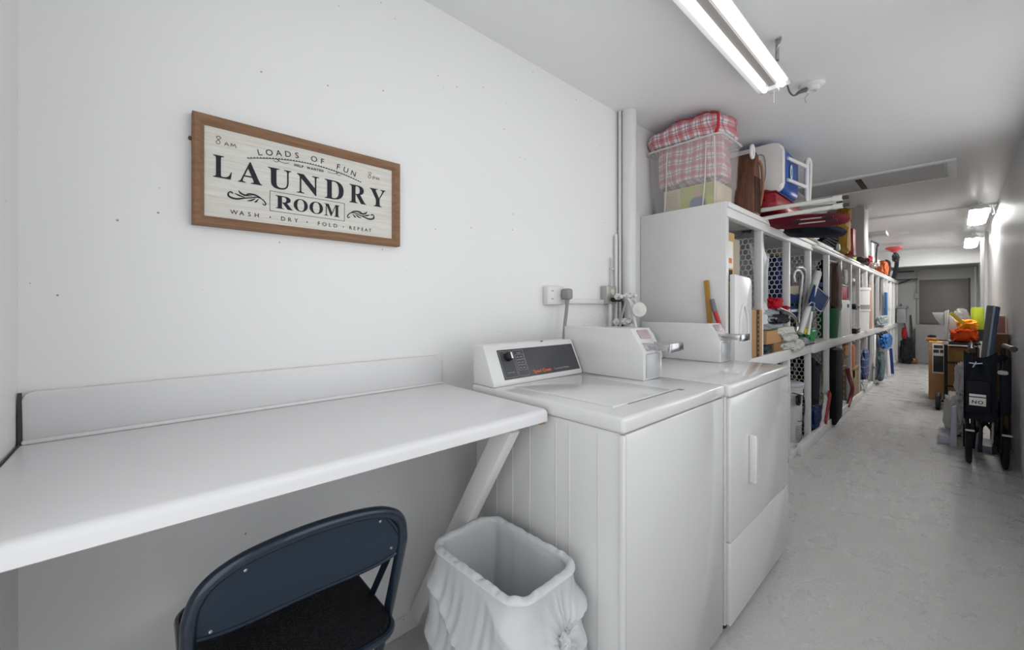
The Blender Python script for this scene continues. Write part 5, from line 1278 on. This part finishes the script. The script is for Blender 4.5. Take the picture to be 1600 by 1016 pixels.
b = B(); b.box(5.25, 5.6, .02, .10, 0, .07, .006); solo('white_footstool', b, mat('pale_blue_white', 'c3c8d4', .5), 'low pale box on the floor left of the wheelchair', 'box')
b = B(); b.prism([(-.012, 0), (.03, 0), (.02, .34), (-.012, .36)], 'x', 5.18, 5.23, .006); solo('blue_white_board', b, mat('pale_blue_white'), 'pale upright board with a blue edge left of the wheelchair', 'board')
b = B(); b.box(5.16, 5.45, -.22, -.115, 0, .06, .008); solo('floor_stand', b, mat('base_grey', '8d929a', .5), 'grey base plate on the floor behind the wheelchair', 'box')
b = B(); b.tube([(5.3, -.13, .06), (5.3, -.135, .5)], .02, n=12); solo('steel_pole', b, M_GREYMETAL, 'short steel column on the grey base plate', 'pole', (5.3, -.13, .0605))

# ---------------------------------------------------------------- folded wheelchair, seen from behind
wx = 4.64
wc_ = thing('wheelchair', 'folded black transport wheelchair standing at the right wall', 'wheelchair', (wx, -.16, 0))
M_NYL = mat('black_nylon_navy', '10151f', .6, bump=.25, bscale=40)
M_TIRE = mat('tire', '1a1e22', .7)
yl, yr = -.072, -.252
for y in (yl, yr):
    M = Matrix.Translation((wx + .12, y, .152)) @ Matrix.Rotation(PI / 2, 4, 'X')
    b = B(); b.lathe([(.10, -.008), (.125, -.018), (.145, -.014), (.152, 0), (.145, .014), (.125, .018), (.10, .008)], (0, 0, 0), 36, M, closed=True); wh = part('rear_wheel', b, M_TIRE, wc_)
    b = B(); b.lathe([(0, -.02), (.022, -.02), (.022, .02), (0, .02)], (0, 0, 0), 16, M)
    for k_ in range(6): b.bar(M @ Vector((0, 0, 0)), M @ Vector((.105 * math.cos(k_ * PI / 3), .105 * math.sin(k_ * PI / 3), 0)), .012, .012)
    part('spokes', b, M_DARK, wh)
    M = Matrix.Translation((wx + .62, y + .01, .102)) @ Matrix.Rotation(PI / 2, 4, 'X')
    b = B(); b.lathe([(0, -.01), (.07, -.014), (.095, -.014), (.102, 0), (.095, .014), (.07, .014), (0, .01)], (0, 0, 0), 28, M); part('front_caster', b, M_TIRE, wc_)
    s = 1 if y == yl else -1
    b = B()
    b.tube([(wx + .05, y + s * -.02, .13), (wx + .03, y - s * .02, .42), (wx + .0, y - s * .015, .88), (wx - .03, y - s * .01, .93)], .0125, n=10, smooth=3)
    b.tube([(wx + .62, y, .12), (wx + .62, y, .42), (wx + .5, y, .46), (wx + .02, y - s * .02, .45)], .0115, n=10, smooth=3)
    b.tube([(wx + .03, y - s * .02, .62), (wx + .30, y, .68), (wx + .42, y, .63), (wx + .44, y, .45)], .011, n=8, smooth=3)
    part('side_frame', b, M_BM, wc_)
    ge = at(1584, 546, x=4.40) if y == yr else at(1519, 548, x=4.50)
    b = B(); b.tube([(wx - .0, y - s * .01, .91), (wx - .04, y - s * .01, .93), ge.lerp(Vector((wx, y, .92)), .3), ge], [.014, .015, .018, .02], n=12); part('hand_grip', b, M_BLACK, wc_)
    b = B(); b.tube([(wx + .02, y - s * .035, .40), (wx + .01, y - s * .05, .34), (wx - .0, y - s * .06, .26), (wx + .0, y - s * .055, .16)], .010, n=8, smooth=4); part('anti_tip_bar', b, mat('dark_chrome', '3b3a38', .25, .9), wc_)
    b = B(); b.cyl((wx + .0, y - s * .055 - .012, .148), (wx + .0, y - s * .055 + .012, .148), .028, n=18); part('anti_tip_wheel', b, M_TIRE, wc_)
    b = B(); b.box(wx - .005, wx + .015, y - .03, y + .02, .265, .277, .003); part('reflector', b, mat('reflector_silver', 'c7c9cc', .3), wc_)
    b = B(); b.box(wx + .3, wx + .42, y - .012, y + .012, .685, .70, .006); part('armrest', b, M_BLACK, wc_)
b = B(); b.tube([(wx - .01, yr + .0, .86), (wx + .0, yr + .06, .80), (wx + .0, yr + .1, .72)], .02, n=8, smooth=3)
b.box(wx - .0, wx + .05, yr - .025, yr + .03, .42, .85, .012); part('right_side_panel', b, M_NYL, wc_)
b = B()
def bk_(u, v):
    y = -.045 - .165 * u; z = .36 + .52 * v
    wv = .018 * math.sin(u * 2 * PI) * (1 - v * .5) + .01 * noise.noise(Vector((u * 4, v * 5, 1)))
    if v > .8: z -= .05 * math.sin(u * PI) * (v - .8) / .2
    return Vector((wx - .015 + wv, y, z))
b.surf(bk_, 24, 24); b.surf(lambda u, v: bk_(u, v) + Vector((.02, 0, 0)), 24, 24); part('backrest_fabric', b, M_NYL, wc_)
b = B(); b.box(wx - .055, wx - .02, -.18, -.055, .42, .66, .012); pk_ = part('rear_pocket', b, M_NYL, wc_)
yy_ = -.09
b = B(); b.box(wx - .0585, wx - .056, -.155, -.072, .475, .535, .001); b.box(wx - .0585, wx - .056, -.155, -.072, .542, .56, .001); lb_ = part('white_label', b, mat('label_white'), pk_, 'white label reading NO')
b = B(); M = frameM((wx - .0588, -.113, .49), (0, -1, 0), (0, 0, 1)); text_into(b, 'NO', .034, M, depth=.0004, offset=.0008, spacing=1.2); part('label_lettering', b, M_INK, lb_)
b = B(); cy_, cz_ = -.105, .785
for p in (((-.033, .005), (.0, .0), (.033, .006)),):
    b.tube([(wx - .04, cy_ - q[0], cz_ + q[1]) for q in p], .0045, n=6)
b.tube([(wx - .04, cy_ - .002, cz_ + .016), (wx - .04, cy_ + .003, cz_), (wx - .04, cy_ + .015, cz_ - .028)], .004, n=6)
part('star_logo', b, mat('logo_pale', 'c5cad6', .5), wc_, 'pale star-shaped mark')
b = B(); b.tube([(wx + .1, -.08, .45), (wx + .12, -.24, .20)], .011, n=8); b.tube([(wx + .13, -.24, .45), (wx + .12, -.08, .20)], .011, n=8); part('cross_brace', b, M_BM, wc_)
b = B(); b.lump((wx - .01, -.235, .73), (.05, .05, .03), 3, .2); part('brake_lever', b, mat('reflector_silver'), wc_)
b = B(); b.tube([(wx - .0, -.19, .36), (wx - .01, -.185, .20)], .006, n=6)
for i in range(6): b.lump((wx - .015, -.188 + .004 * (i % 2), .34 - i * .03), (.012, .012, .012), i, .1, 1, 3, sub=2)
part('beaded_cord', b, mat('beads', '9a9488', .4), wc_)
b = B(); b.box(wx + .05, wx + .5, -.075, -.055, .2, .46, .006); b.box(wx + .05, wx + .5, -.2, -.18, .3, .46, .006); part('folded_seat', b, M_NYL, wc_)
